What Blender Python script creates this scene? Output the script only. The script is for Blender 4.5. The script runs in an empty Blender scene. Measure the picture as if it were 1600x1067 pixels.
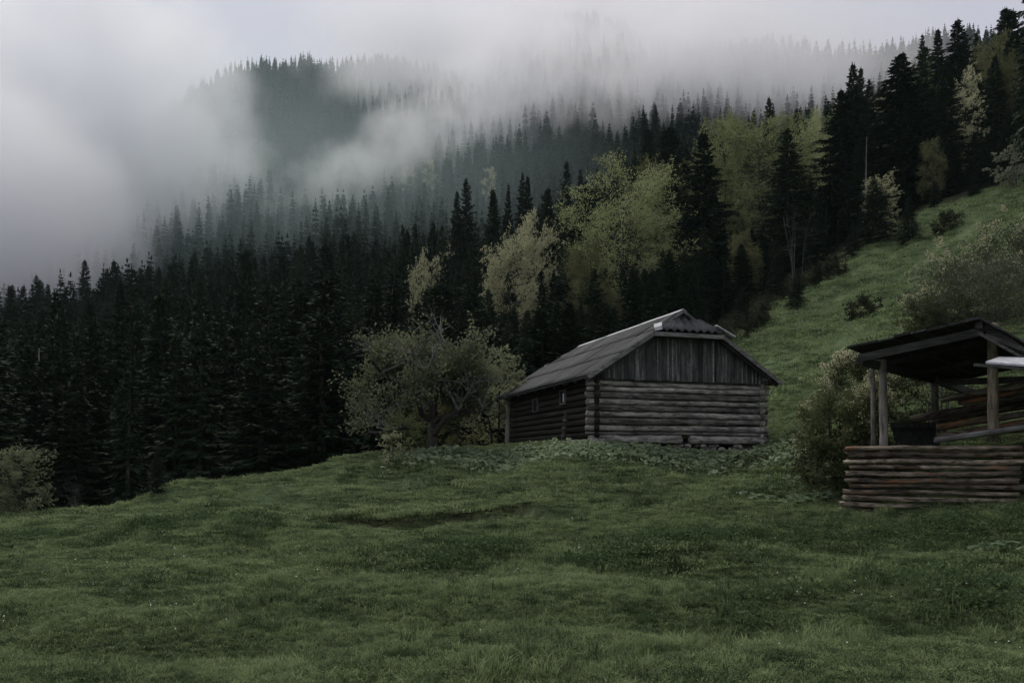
import bpy, math, random
import numpy as np
from math import radians as R, sin, cos, pi

# ------------------------------------------------------------------ camera, sky, sun, exposure
S = bpy.context.scene
COL = S.collection
FPX = 1244.0            # focal length in pixels of the 1600 px wide photograph
HZ = 720.0              # its eye level row

cam_d = bpy.data.cameras.new('camera')
cam_d.sensor_width = 36.0
cam_d.lens = 36.0 * FPX / 1600.0
cam_d.shift_y = (HZ - 533.5) / 1600.0
cam_d.clip_start = 0.1
cam_d.clip_end = 4000
cam = bpy.data.objects.new('camera', cam_d)
COL.objects.link(cam)
cam.location = (0, 0, 0)
cam.rotation_euler = (R(90), 0, 0)
S.camera = cam

SUN_EL, SUN_AZ = 60.0, 325.0       # azimuth clockwise from +Y: high in front, a little left, behind the cloud
W = bpy.data.worlds.new('World')
S.world = W
W.use_nodes = True
nt = W.node_tree
nt.nodes.clear()
out = nt.nodes.new('ShaderNodeOutputWorld')
bg = nt.nodes.new('ShaderNodeBackground')
bg.inputs['Strength'].default_value = 0.10
sky = nt.nodes.new('ShaderNodeTexSky')
sky.sky_type = 'NISHITA'
sky.sun_disc = False
sky.sun_elevation = R(SUN_EL)
sky.sun_rotation = R(SUN_AZ)
sky.air_density = 1.0
sky.dust_density = 3.0
tc = nt.nodes.new('ShaderNodeTexCoord')
nz = nt.nodes.new('ShaderNodeTexNoise')
nz.inputs['Scale'].default_value = 2.2
nz.inputs['Detail'].default_value = 5
nz.inputs['Roughness'].default_value = 0.5
mp = nt.nodes.new('ShaderNodeMapping')
mp.inputs['Scale'].default_value = (1, 1, 2.5)
rmp = nt.nodes.new('ShaderNodeValToRGB')
rmp.color_ramp.elements[0].position = 0.3
rmp.color_ramp.elements[0].color = (4.0, 3.97, 4.5, 1)
rmp.color_ramp.elements[1].position = 0.7
rmp.color_ramp.elements[1].color = (4.7, 4.65, 5.2, 1)
mx = nt.nodes.new('ShaderNodeMix')
mx.data_type = 'RGBA'
mx.inputs[0].default_value = 0.9        # closed cloud cover
L = nt.links
L.new(tc.outputs['Generated'], mp.inputs['Vector'])
L.new(mp.outputs['Vector'], nz.inputs['Vector'])
L.new(nz.outputs['Fac'], rmp.inputs['Fac'])
L.new(sky.outputs['Color'], mx.inputs[6])
L.new(rmp.outputs['Color'], mx.inputs[7])
L.new(mx.outputs[2], bg.inputs['Color'])
L.new(bg.outputs['Background'], out.inputs['Surface'])

sun_d = bpy.data.lights.new('sun', 'SUN')
sun_d.energy = 1.5
sun_d.angle = R(22)
sun_d.color = (1.0, 0.95, 0.86)
sun = bpy.data.objects.new('sun', sun_d)
COL.objects.link(sun)
sun.rotation_euler = (R(90 - SUN_EL), 0, R(180 - SUN_AZ))
sun.location = (0, 0, 60)

S.view_settings.view_transform = 'Standard'
S.view_settings.look = 'None'
S.view_settings.exposure = 0.48
S.view_settings.gamma = 1.0
S.view_settings.use_curve_mapping = False
cy = S.cycles
cy.max_bounces = 9
cy.diffuse_bounces = 2
cy.glossy_bounces = 1
cy.transmission_bounces = 2
cy.transparent_max_bounces = 8
cy.volume_bounces = 9
cy.volume_step_rate = 0.5
cy.volume_max_steps = 128
cy.use_denoising = True
cy.sample_clamp_indirect = 4.0

# ------------------------------------------------------------------ helpers
def P(px, py, d):
    """a pixel of the photograph at depth d -> a point of the world"""
    return np.array([(px - 800.0) / FPX * d, d, (HZ - py) / FPX * d])


def value_noise(x, y, seed=0):
    xi = np.floor(x).astype(np.int64); yi = np.floor(y).astype(np.int64)
    fx = x - xi; fy = y - yi
    fx = fx * fx * (3 - 2 * fx); fy = fy * fy * (3 - 2 * fy)
    tab = np.random.RandomState(seed).rand(256, 256)
    g = lambda a, b: tab[a & 255, b & 255]
    return (g(xi, yi) * (1 - fx) + g(xi + 1, yi) * fx) * (1 - fy) + (g(xi, yi + 1) * (1 - fx) + g(xi + 1, yi + 1) * fx) * fy


class MB:
    """collects vertices and faces (numpy) for one mesh"""
    def __init__(self):
        self.v = []; self.f = []; self.n = 0

    def add(self, V, F):
        V = np.asarray(V, float).reshape(-1, 3)
        self.v.append(V)
        if isinstance(F, (list, tuple)) and len(F) and not np.isscalar(F[0]) and len({len(q) for q in F}) > 1:
            for q in F:
                self.f.append(np.asarray([q], np.int64) + self.n)
        else:
            self.f.append(np.asarray(F, np.int64) + self.n)
        self.n += len(V)

    def mesh(self, name, mat=None, smooth=False):
        V = np.concatenate(self.v) if self.v else np.zeros((0, 3))
        loops = np.concatenate([a.reshape(-1) for a in self.f])
        sizes = np.concatenate([np.full(len(a), a.shape[1]) for a in self.f])
        starts = np.concatenate([[0], np.cumsum(sizes)[:-1]])
        m = bpy.data.meshes.new(name)
        m.vertices.add(len(V)); m.vertices.foreach_set('co', V.astype(np.float32).ravel())
        m.loops.add(len(loops)); m.loops.foreach_set('vertex_index', loops.astype(np.int32))
        m.polygons.add(len(sizes)); m.polygons.foreach_set('loop_start', starts.astype(np.int32))
        m.polygons.foreach_set('use_smooth', np.full(len(sizes), smooth))
        m.update(calc_edges=True)
        m.validate()
        if mat:
            m.materials.append(mat)
        return m


def link(name, data, parent=None, loc=None, rot=None):
    o = bpy.data.objects.new(name, data)
    COL.objects.link(o)
    if parent is not None:
        o.parent = parent
    if loc is not None:
        o.location = loc
    if rot is not None:
        o.rotation_euler = rot
    return o


def tag(o, label=None, cat=None, group=None, kind=None):
    if label:
        assert 4 <= len(label.split()) <= 16, label
        o['label'] = label
    if cat: o['category'] = cat
    if group: o['group'] = group
    if kind: o['kind'] = kind
    return o


def copy_tree(o, parent=None):
    c = o.copy()
    COL.objects.link(c)
    if parent is not None:
        c.parent = parent
    for ch in list(o.children):
        copy_tree(ch, c)
    return c


BOXF = np.array([[0, 3, 2, 1], [4, 5, 6, 7], [0, 1, 5, 4], [1, 2, 6, 5], [2, 3, 7, 6], [3, 0, 4, 7]])


def box(mb, x0, x1, y0, y1, z0, z1):
    mb.add([(x0, y0, z0), (x1, y0, z0), (x1, y1, z0), (x0, y1, z0), (x0, y0, z1), (x1, y0, z1), (x1, y1, z1), (x0, y1, z1)], BOXF)


def prism(mb, bottom, top):
    """eight corners: bottom ring of four, top ring of four"""
    mb.add(np.array(list(bottom) + list(top)), BOXF)


def beam(mb, a, b, w, h, up=(0, 0, 1), jit=0, rng=None):
    """a squared timber from a to b, w wide, h high"""
    a = np.array(a, float); b = np.array(b, float)
    d = (b - a) / np.linalg.norm(b - a)
    s = np.cross(d, up); s /= np.linalg.norm(s)
    u = np.cross(s, d)
    q = [a - s * w / 2 - u * h / 2, a + s * w / 2 - u * h / 2, a + s * w / 2 + u * h / 2, a - s * w / 2 + u * h / 2]
    q2 = [p + (b - a) for p in q]
    if rng is not None and jit:
        q = [p + rng.uniform(-jit, jit, 3) for p in q]; q2 = [p + rng.uniform(-jit, jit, 3) for p in q2]
    prism(mb, q, q2)


def tube(mb, pts, rad, sides=6, cap=True, ph=0.0):
    pts = np.asarray(pts, float); n = len(pts)
    rad = np.broadcast_to(np.asarray(rad, float), (n,))
    d = np.gradient(pts, axis=0)
    d /= np.linalg.norm(d, axis=1)[:, None] + 1e-9
    ref = np.array([0.0, 0, 1]) if abs(d[0][2]) < 0.9 else np.array([1.0, 0, 0])
    s = np.cross(d, ref); s /= np.linalg.norm(s, axis=1)[:, None] + 1e-9
    u = np.cross(s, d)
    a = np.arange(sides) / sides * 2 * pi + ph
    V = pts[:, None, :] + rad[:, None, None] * (np.cos(a)[None, :, None] * s[:, None, :] + np.sin(a)[None, :, None] * u[:, None, :])
    i = np.arange(n - 1)[:, None] * sides; j = np.arange(sides)[None, :]; k = (j + 1) % sides
    F = np.stack([i + j, i + k, i + sides + k, i + sides + j], -1).reshape(-1, 4)
    mb.add(V.reshape(-1, 3), F)
    if cap:
        mb.f.append(np.array([np.arange(sides)[::-1]]) + mb.n - n * sides)
        mb.f.append(np.array([np.arange(sides)]) + mb.n - sides)


def rough_log(rng, length, ry, rz, seg=12, sides=12, wob=0.012, square=2.4, taper=0.06, chop=0.02):
    """an axe-hewn log along +X from 0 to length, centred on the axis, uneven and slightly bent"""
    mb = MB()
    x = np.linspace(0, length, seg + 1)
    a = np.arange(sides) / sides * 2 * pi
    ca, sa = np.cos(a), np.sin(a)
    sup = (np.abs(ca) ** square + np.abs(sa) ** square) ** (-1 / square)
    low = np.convolve(rng.randn(seg + 9), np.ones(5) / 5, 'same')[4:4 + seg + 1]
    low2 = np.convolve(rng.randn(seg + 9), np.ones(5) / 5, 'same')[4:4 + seg + 1]
    flip = rng.choice([-1, 1])
    tp = 1 + flip * taper * (np.linspace(-1, 1, seg + 1))
    bump = 1 + 0.055 * rng.randn(seg + 1, sides)
    V = np.zeros((seg + 1, sides, 3))
    V[..., 0] = x[:, None]
    for _ in range(2):      # knots and axe flats
        ki = rng.randint(0, seg + 1); bump[ki, rng.randint(0, sides)] += rng.uniform(.08, .2)
    V[..., 1] = (ry * tp)[:, None] * (ca * sup)[None] * bump + (low * wob)[:, None]
    V[..., 2] = (rz * tp)[:, None] * (sa * sup)[None] * bump + (low2 * wob * 0.6)[:, None]
    V[0, :, 0] += rng.uniform(-chop, chop, sides); V[-1, :, 0] += rng.uniform(-chop, chop, sides)
    i = np.arange(seg)[:, None] * sides; j = np.arange(sides)[None]; k = (j + 1) % sides
    F = np.stack([i + j, i + k, i + sides + k, i + sides + j], -1).reshape(-1, 4)[:, ::-1]
    mb.add(V.reshape(-1, 3), F)
    mb.f.append(np.array([np.arange(sides)])); mb.f.append(np.array([np.arange(sides)[::-1]]) + seg * sides)
    return mb


# ------------------------------------------------------------------ materials
def new_mat(name):
    m = bpy.data.materials.new(name)
    m.use_nodes = True
    n = m.node_tree
    b = n.nodes['Principled BSDF']
    b.inputs['Specular IOR Level'].default_value = 0.25
    return m, n, b


def ramp(n, fac, stops):
    r = n.nodes.new('ShaderNodeValToRGB')
    e = r.color_ramp.elements
    while len(e) < len(stops):
        e.new(0.5)
    for q, (p, c) in zip(e, stops):
        q.position = p; q.color = (*c, 1)
    n.links.new(fac, r.inputs['Fac'])
    return r.outputs['Color']


def noise(n, scale, detail=4, rough=0.55, vec=None, stretch=None, coord='Object', dist=0.0):
    t = n.nodes.new('ShaderNodeTexNoise')
    t.inputs['Scale'].default_value = scale
    t.inputs['Detail'].default_value = detail
    t.inputs['Roughness'].default_value = rough
    t.inputs['Distortion'].default_value = dist
    c = n.nodes.new('ShaderNodeTexCoord')
    v = c.outputs[coord] if vec is None else vec
    if stretch:
        mpp = n.nodes.new('ShaderNodeMapping')
        mpp.inputs['Scale'].default_value = stretch
        n.links.new(v, mpp.inputs['Vector'])
        v = mpp.outputs['Vector']
    n.links.new(v, t.inputs['Vector'])
    return t.outputs['Fac']


def math_node(n, op, a, b=None, c=None, clamp=False):
    t = n.nodes.new('ShaderNodeMath'); t.operation = op; t.use_clamp = clamp
    for i, q in enumerate((a, b, c)):
        if q is None: continue
        if isinstance(q, (int, float)): t.inputs[i].default_value = q
        else: n.links.new(q, t.inputs[i])
    return t.outputs[0]


def mixc(n, fac, a, b, mode='MIX'):
    t = n.nodes.new('ShaderNodeMix'); t.data_type = 'RGBA'; t.blend_type = mode
    for idx, q in ((0, fac), (6, a), (7, b)):
        if isinstance(q, (int, float)): t.inputs[idx].default_value = q
        elif isinstance(q, tuple): t.inputs[idx].default_value = (*q, 1)
        else: n.links.new(q, t.inputs[idx])
    return t.outputs[2]


def rand_out(n):
    return n.nodes.new('ShaderNodeObjectInfo').outputs['Random']


def bump(n, b, h, strength=0.4, dist=0.02):
    t = n.nodes.new('ShaderNodeBump')
    t.inputs['Strength'].default_value = strength
    t.inputs['Distance'].default_value = dist
    n.links.new(h, t.inputs['Height'])
    n.links.new(t.outputs['Normal'], b.inputs['Normal'])


def leaf_mat(name, c0, c1, trans=0.35, rough=0.7, spec=0.06, nscale=0.6, patch=False):
    m, n, b = new_mat(name)
    f = noise(n, nscale, 3, 0.6)
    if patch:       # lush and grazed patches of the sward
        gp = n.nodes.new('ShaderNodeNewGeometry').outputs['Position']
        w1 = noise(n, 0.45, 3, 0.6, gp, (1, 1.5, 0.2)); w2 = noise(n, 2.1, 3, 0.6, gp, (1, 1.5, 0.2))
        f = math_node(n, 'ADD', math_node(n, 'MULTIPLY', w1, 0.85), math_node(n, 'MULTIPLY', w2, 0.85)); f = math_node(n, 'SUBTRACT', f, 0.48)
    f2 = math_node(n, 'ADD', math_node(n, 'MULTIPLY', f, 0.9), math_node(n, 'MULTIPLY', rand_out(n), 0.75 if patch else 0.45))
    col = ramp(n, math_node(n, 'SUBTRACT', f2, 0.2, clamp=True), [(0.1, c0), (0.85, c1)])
    n.links.new(col, b.inputs['Base Color'])
    b.inputs['Roughness'].default_value = rough
    b.inputs['Specular IOR Level'].default_value = spec
    if trans > 0:
        t = n.nodes.new('ShaderNodeBsdfTranslucent')
        n.links.new(col, t.inputs['Color'])
        mxs = n.nodes.new('ShaderNodeMixShader')
        mxs.inputs[0].default_value = trans
        n.links.new(b.outputs[0], mxs.inputs[1]); n.links.new(t.outputs[0], mxs.inputs[2])
        n.links.new(mxs.outputs[0], n.nodes['Material Output'].inputs['Surface'])
    return m


def wood_mat(name, dark, mid, light, axis='X', warm=None, warm_amt=0.0, rough=0.85, bstr=0.5, flake=0.55):
    """weathered timber: grain runs along one object axis, cracks, pale worn streaks, patches of bare warm wood"""
    m, n, b = new_mat(name)
    st = {'X': (0.5, 9, 9), 'Y': (9, 0.5, 9), 'Z': (9, 9, 0.5)}[axis]
    rnd = rand_out(n)
    c = n.nodes.new('ShaderNodeTexCoord')
    off = n.nodes.new('ShaderNodeVectorMath'); off.operation = 'ADD'
    cmb = n.nodes.new('ShaderNodeCombineXYZ')
    k = math_node(n, 'MULTIPLY', rnd, 37.0)
    for i in range(3): n.links.new(k, cmb.inputs[i])
    n.links.new(c.outputs['Object'], off.inputs[0]); n.links.new(cmb.outputs[0], off.inputs[1])
    v = off.outputs[0]
    g1 = noise(n, 2.2, 6, 0.65, v, st, dist=0.4)
    g2 = noise(n, 8.0, 4, 0.6, v, st)
    big = noise(n, 0.9, 3, 0.6, v)
    f = math_node(n, 'ADD', math_node(n, 'MULTIPLY', g1, 0.6), math_node(n, 'MULTIPLY', big, 0.5))
    f = math_node(n, 'ADD', f, math_node(n, 'MULTIPLY', math_node(n, 'SUBTRACT', rnd, 0.5), 0.22))
    col = ramp(n, f, [(0.36, dark), (0.54, mid), (0.74, light)])
    crack = ramp(n, g2, [(0.33, (0.25, 0.25, 0.25)), (0.45, (1, 1, 1))])
    col = mixc(n, 0.85, col, crack, 'MULTIPLY')
    fl = noise(n, 5.5, 5, 0.7, v, {'X': (0.45, 1.6, 1.6), 'Y': (1.6, 0.45, 1.6), 'Z': (1.6, 1.6, 0.45)}[axis], dist=0.8)
    col = mixc(n, flake, col, ramp(n, fl, [(0.40, (0.22, 0.21, 0.20)), (0.52, (1, 1, 1)), (0.66, (1.35, 1.33, 1.28))]), 'MULTIPLY')
    if warm:
        wf = noise(n, 1.7, 5, 0.7, v, {'X': (0.5, 2.5, 2.5), 'Y': (2.5, 0.5, 2.5), 'Z': (2.5, 2.5, 0.5)}[axis])
        wf = ramp(n, math_node(n, 'ADD', wf, warm_amt - 0.5), [(0.52, (0, 0, 0)), (0.68, (1, 1, 1))])
        col = mixc(n, wf, col, warm)
    n.links.new(col, b.inputs['Base Color'])
    b.inputs['Roughness'].default_value = rough
    bump(n, b, math_node(n, 'ADD', g1, math_node(n, 'MULTIPLY', g2, 0.5)), bstr, 0.015)
    return m


M = {}
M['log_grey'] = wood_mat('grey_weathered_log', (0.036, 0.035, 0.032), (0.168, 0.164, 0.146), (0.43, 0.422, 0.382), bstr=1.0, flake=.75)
M['log_dark'] = wood_mat('shaded_brown_log', (0.007, 0.006, 0.005), (0.018, 0.014, 0.011), (0.05, 0.042, 0.036), warm=(0.07, 0.032, 0.02), warm_amt=0.36)  # red-brown side wall logs, with the shade under the eave darkened into the colour
M['log_shed'] = wood_mat('half_bark_log', (0.023, 0.019, 0.014), (0.135, 0.113, 0.084), (0.38, 0.33, 0.25), warm=(0.24, 0.11, 0.045), warm_amt=0.45, bstr=1.0, flake=.95)
M['log_inner'] = wood_mat('brown_barked_log', (0.04, 0.037, 0.033), (0.16, 0.14, 0.115), (0.32, 0.28, 0.22), warm=(0.36, 0.17, 0.07), warm_amt=0.56)
M['board'] = wood_mat('grey_board', (0.028, 0.029, 0.028), (0.09, 0.091, 0.087), (0.24, 0.237, 0.228), axis='Z')
M['board_dark'] = wood_mat('dark_board', (0.014, 0.014, 0.014), (0.038, 0.039, 0.038), (0.08, 0.08, 0.077), axis='Z')
M['trim'] = wood_mat('trim_board', (0.06, 0.06, 0.058), (0.15, 0.148, 0.14), (0.26, 0.255, 0.245))
M['post'] = wood_mat('post_wood', (0.06, 0.058, 0.052), (0.17, 0.16, 0.14), (0.3, 0.285, 0.25), axis='Z')
M['rafter'] = wood_mat('rafter_wood', (0.016, 0.016, 0.015), (0.05, 0.049, 0.046), (0.11, 0.108, 0.1))
M['post_peeled'] = wood_mat('peeled_post_wood', (0.12, 0.1, 0.075), (0.3, 0.255, 0.19), (0.45, 0.4, 0.31), axis='Z', warm=(0.3, 0.14, 0.06), warm_amt=.45)
M['post_pale'] = wood_mat('pale_post_wood', (0.28, 0.27, 0.24), (0.46, 0.44, 0.39), (0.6, 0.58, 0.52), axis='Z')
M['bark'] = wood_mat('bark', (0.018, 0.016, 0.014), (0.045, 0.04, 0.034), (0.09, 0.085, 0.075), axis='Z', bstr=0.8)
M['twig'] = wood_mat('lichen_twig', (0.03, 0.029, 0.027), (0.085, 0.085, 0.08), (0.22, 0.222, 0.21), axis='Z')

m, n, b = new_mat('corrugated_fibre_cement')
g = noise(n, 3.0, 6, 0.7, stretch=(0.35, 3, 1))
g2 = noise(n, 22, 4, 0.65)
rn = rand_out(n)
f = math_node(n, 'ADD', math_node(n, 'ADD', math_node(n, 'MULTIPLY', g, 0.55), math_node(n, 'MULTIPLY', g2, 0.3)), math_node(n, 'MULTIPLY', rn, 0.16))
n.links.new(ramp(n, f, [(0.32, (0.02, 0.021, 0.021)), (0.5, (0.05, 0.052, 0.053)), (0.75, (0.115, 0.119, 0.122))]), b.inputs['Base Color'])
b.inputs['Roughness'].default_value = 0.8
bump(n, b, g2, 0.3, 0.006)
M['roof'] = m

m, n, b = new_mat('pale_metal')
g = noise(n, 5.0, 5, 0.6)
n.links.new(ramp(n, g, [(0.3, (0.28, 0.29, 0.31)), (0.5, (0.45, 0.46, 0.48)), (0.7, (0.62, 0.63, 0.66))]), b.inputs['Base Color'])
b.inputs['Roughness'].default_value = 0.5
M['metal'] = m
m, n, b = new_mat('ridge_zinc')
g = noise(n, 4.0, 5, 0.6)
n.links.new(ramp(n, g, [(0.3, (0.36, 0.365, 0.37)), (0.7, (0.6, 0.605, 0.62))]), b.inputs['Base Color'])
b.inputs['Roughness'].default_value = 0.6
M['zinc'] = m
m, n, b = new_mat('window_glass')
b.inputs['Base Color'].default_value = (0.01, 0.011, 0.012, 1)
b.inputs['Roughness'].default_value = 0.15
b.inputs['Specular IOR Level'].default_value = 0.5
M['glass'] = m
m, n, b = new_mat('white_cloth')
g = noise(n, 14, 3)
n.links.new(ramp(n, g, [(0.3, (0.5, 0.51, 0.53)), (0.7, (0.72, 0.73, 0.76))]), b.inputs['Base Color'])
M['cloth'] = m
m, n, b = new_mat('field_stone')
g = noise(n, 6, 5, 0.65)
f = math_node(n, 'ADD', math_node(n, 'MULTIPLY', g, 0.8), math_node(n, 'MULTIPLY', rand_out(n), 0.25))
n.links.new(ramp(n, f, [(0.3, (0.07, 0.065, 0.06)), (0.6, (0.19, 0.18, 0.165)), (0.85, (0.32, 0.3, 0.27))]), b.inputs['Base Color'])
b.inputs['Roughness'].default_value = 0.9
bump(n, b, g, 0.5, 0.02)
M['stone'] = m

M['needle'] = leaf_mat('spruce_needles', (0.009, 0.019, 0.011), (0.034, 0.055, 0.029), trans=0.0, rough=0.75, spec=0.1, nscale=0.5)
M['needle_light'] = leaf_mat('young_spruce_needles', (0.014, 0.023, 0.015), (0.036, 0.05, 0.03), trans=0.0, rough=0.75, spec=0.1, nscale=0.9)
M['spring'] = leaf_mat('spring_beech_leaves', (0.105, 0.13, 0.052), (0.44, 0.485, 0.25), trans=0.45, nscale=0.5)
M['pale'] = leaf_mat('pale_young_leaves', (0.2, 0.21, 0.11), (0.56, 0.56, 0.37), trans=0.42, nscale=0.6)
M['olive'] = leaf_mat('olive_leaves', (0.07, 0.078, 0.034), (0.25, 0.25, 0.125), trans=0.3, nscale=0.6)
M['apple'] = leaf_mat('apple_leaves', (0.05, 0.062, 0.03), (0.44, 0.47, 0.29), trans=0.42, nscale=1.3)
M['bloom'] = leaf_mat('bush_leaves', (0.12, 0.13, 0.07), (0.32, 0.32, 0.2), trans=0.3, nscale=2.0)
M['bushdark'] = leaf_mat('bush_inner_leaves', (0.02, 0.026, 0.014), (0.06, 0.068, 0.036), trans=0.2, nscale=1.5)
M['blossom'] = leaf_mat('pale_blossom', (0.42, 0.41, 0.25), (0.68, 0.66, 0.46), trans=0.4, nscale=2.0)
M['bushmid'] = leaf_mat('bush_green_leaves', (0.036, 0.048, 0.022), (0.15, 0.17, 0.08), trans=0.4, nscale=2.0)
M['willow'] = leaf_mat('willow_leaves', (0.045, 0.058, 0.036), (0.15, 0.17, 0.115), trans=0.35, nscale=1.2)
M['silver'] = leaf_mat('silver_bush_leaves', (0.1, 0.115, 0.075), (0.24, 0.255, 0.185), trans=0.3, nscale=1.0)
M['butterbur'] = leaf_mat('butterbur_leaves', (0.075, 0.115, 0.06), (0.29, 0.36, 0.215), trans=0.4, rough=0.6, spec=0.10, nscale=7.0)
M['weed'] = leaf_mat('weed_leaves', (0.026, 0.048, 0.02), (0.12, 0.17, 0.075), trans=0.4, nscale=2.0)
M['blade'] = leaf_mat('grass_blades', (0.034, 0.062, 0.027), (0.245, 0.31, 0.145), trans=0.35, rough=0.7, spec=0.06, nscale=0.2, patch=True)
M['straw'] = leaf_mat('dry_grass', (0.12, 0.11, 0.06), (0.24, 0.22, 0.13), trans=0.3, rough=0.6, nscale=0.2)
m, n, b = new_mat('white_petals')
b.inputs['Base Color'].default_value = (0.75, 0.76, 0.74, 1)
M['petal'] = m

# ------------------------------------------------------------------ terrain
ctrl = []
for t in [
    # meadow in front
    (0, 1067, 7.2), (400, 1067, 6.9), (800, 1067, 6.6), (1200, 1067, 6.3), (1600, 1067, 6.0),
    (0, 950, 10.6), (800, 950, 10.2), (1600, 950, 8.8), (0, 870, 15.0), (400, 880, 14.0), (800, 870, 14.3), (1200, 880, 12.4), (1550, 868, 11.6),
    (300, 832, 17.5), (800, 818, 18.5), (1200, 815, 16.6), (1420, 802, 15.0), (1600, 800, 13.6), (1330, 795, 16.6),
    # crest
    (-150, 835, 20), (0, 815, 21), (200, 791, 23), (285, 770, 24), (420, 746, 25), (560, 723, 27), (650, 716, 28), (740, 703, 30),
    (560, 770, 22.5), (800, 762, 22.3), (1200, 762, 20), (800, 712, 25.5), (1000, 714, 23.3), (1200, 712, 24.3), (1280, 742, 20),
    # hillside on the right
    (1190, 688, 28), (1190, 640, 36), (1175, 560, 58), (1150, 525, 68), (1250, 465, 74), (1330, 405, 78), (1440, 340, 82), (1600, 282, 86),
    (1600, 350, 60), (1600, 450, 38), (1400, 500, 42), (1300, 560, 40), (1250, 620, 30), (1300, 680, 23), (1600, 650, 21), (1720, 700, 16),
    (1760, 300, 70), (1500, 420, 62), (1900, 420, 40),
]:
    ctrl.append(P(*t))
ctrl += [np.array(q, float) for q in [
    (-9, 0, -1.95), (0, 0, -1.75), (9, 0, -1.55), (0, -30, -1.9), (-30, -20, -3.0), (40, -10, 3.5), (30, 10, 3.5),
    # cabin pad
    (2.6, 24.9, 0.50), (8.4, 26.8, 0.52), (0.0, 32.9, 0.47), (5.8, 34.7, 0.75), (4.0, 29.5, 0.52),
    # below the crest
    (-29, 45, -8), (-16, 45, -8), (-8, 42, -5.0), (-2.5, 44, -2.2), (-40, 30, -7), (-60, 60, -10), (-12, 62, -8), (2, 60, -1.0), (9.6, 58, 3.0),
    (-30, 70, -7.5), (-70, 100, -6), (-40, 110, 2), (0, 100, 9), (30, 105, 24), (60, 115, 37), (120, 110, 52),
    (-90, 165, 14), (-30, 170, 24), (0, 150, 22), (30, 170, 42), (50, 140, 37), (100, 170, 62), (-180, 180, 10), (200, 200, 95),
    (-64, 160, 15), (-60, 250, 56), (-110, 260, 50), (-67, 400, 150), (0, 300, 85), (80, 300, 105), (160, 390, 176), (225, 350, 156), (300, 330, 160), (-200, 320, 60), (-400, 330, 30), (450, 400, 240),
    (-212, 600, 268), (-160, 600, 280), (-92, 600, 281), (-110, 480, 205), (35, 565, 290), (176, 530, 258), (282, 500, 246), (367, 480, 232), (-338, 600, 190), (-500, 600, 90), (-700, 600, 40), (600, 500, 235),
    (-250, 800, 210), (0, 800, 225), (350, 800, 225), (-700, 850, 40), (800, 700, 260), (-300, 1100, 150), (0, 1100, 150), (400, 1100, 160), (-800, 1150, 20), (800, 1150, 180),
]]
ctrl = np.array(ctrl)


def tps_fit(X, z, lam):
    d = np.linalg.norm(X[:, None] - X[None], axis=2)
    K = np.where(d > 0, d * d * np.log(d + 1e-9), 0)
    n_ = len(X)
    A = np.zeros((n_ + 3, n_ + 3))
    A[:n_, :n_] = K + lam * np.eye(n_)
    A[:n_, n_:] = np.c_[np.ones(n_), X]
    A[n_:, :n_] = A[:n_, n_:].T
    return np.linalg.solve(A, np.r_[z, 0, 0, 0])


# distances grow with depth, so the fit is made in compressed ground coordinates
def warp(x, y):
    rr = np.sqrt(x * x + y * y) + 1e-6
    s = 20 * np.log1p(rr / 20) / rr
    return np.c_[x * s, y * s]


CW = warp(ctrl[:, 0], ctrl[:, 1])
TW = tps_fit(CW, ctrl[:, 2] / (20 + np.hypot(ctrl[:, 0], ctrl[:, 1])), 0.02)


def sstep(a, b, x):
    t = np.clip((x - a) / (b - a), 0, 1)
    return t * t * (3 - 2 * t)


LEDGE = np.array([P(520, 812, 19.0)[:2], P(600, 806, 19.4)[:2], P(700, 806, 19.2)[:2], P(800, 814, 18.6)[:2], P(880, 822, 18.0)[:2]])


def ledge_y(x):
    return np.interp(x, LEDGE[:, 0], LEDGE[:, 1])


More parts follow.
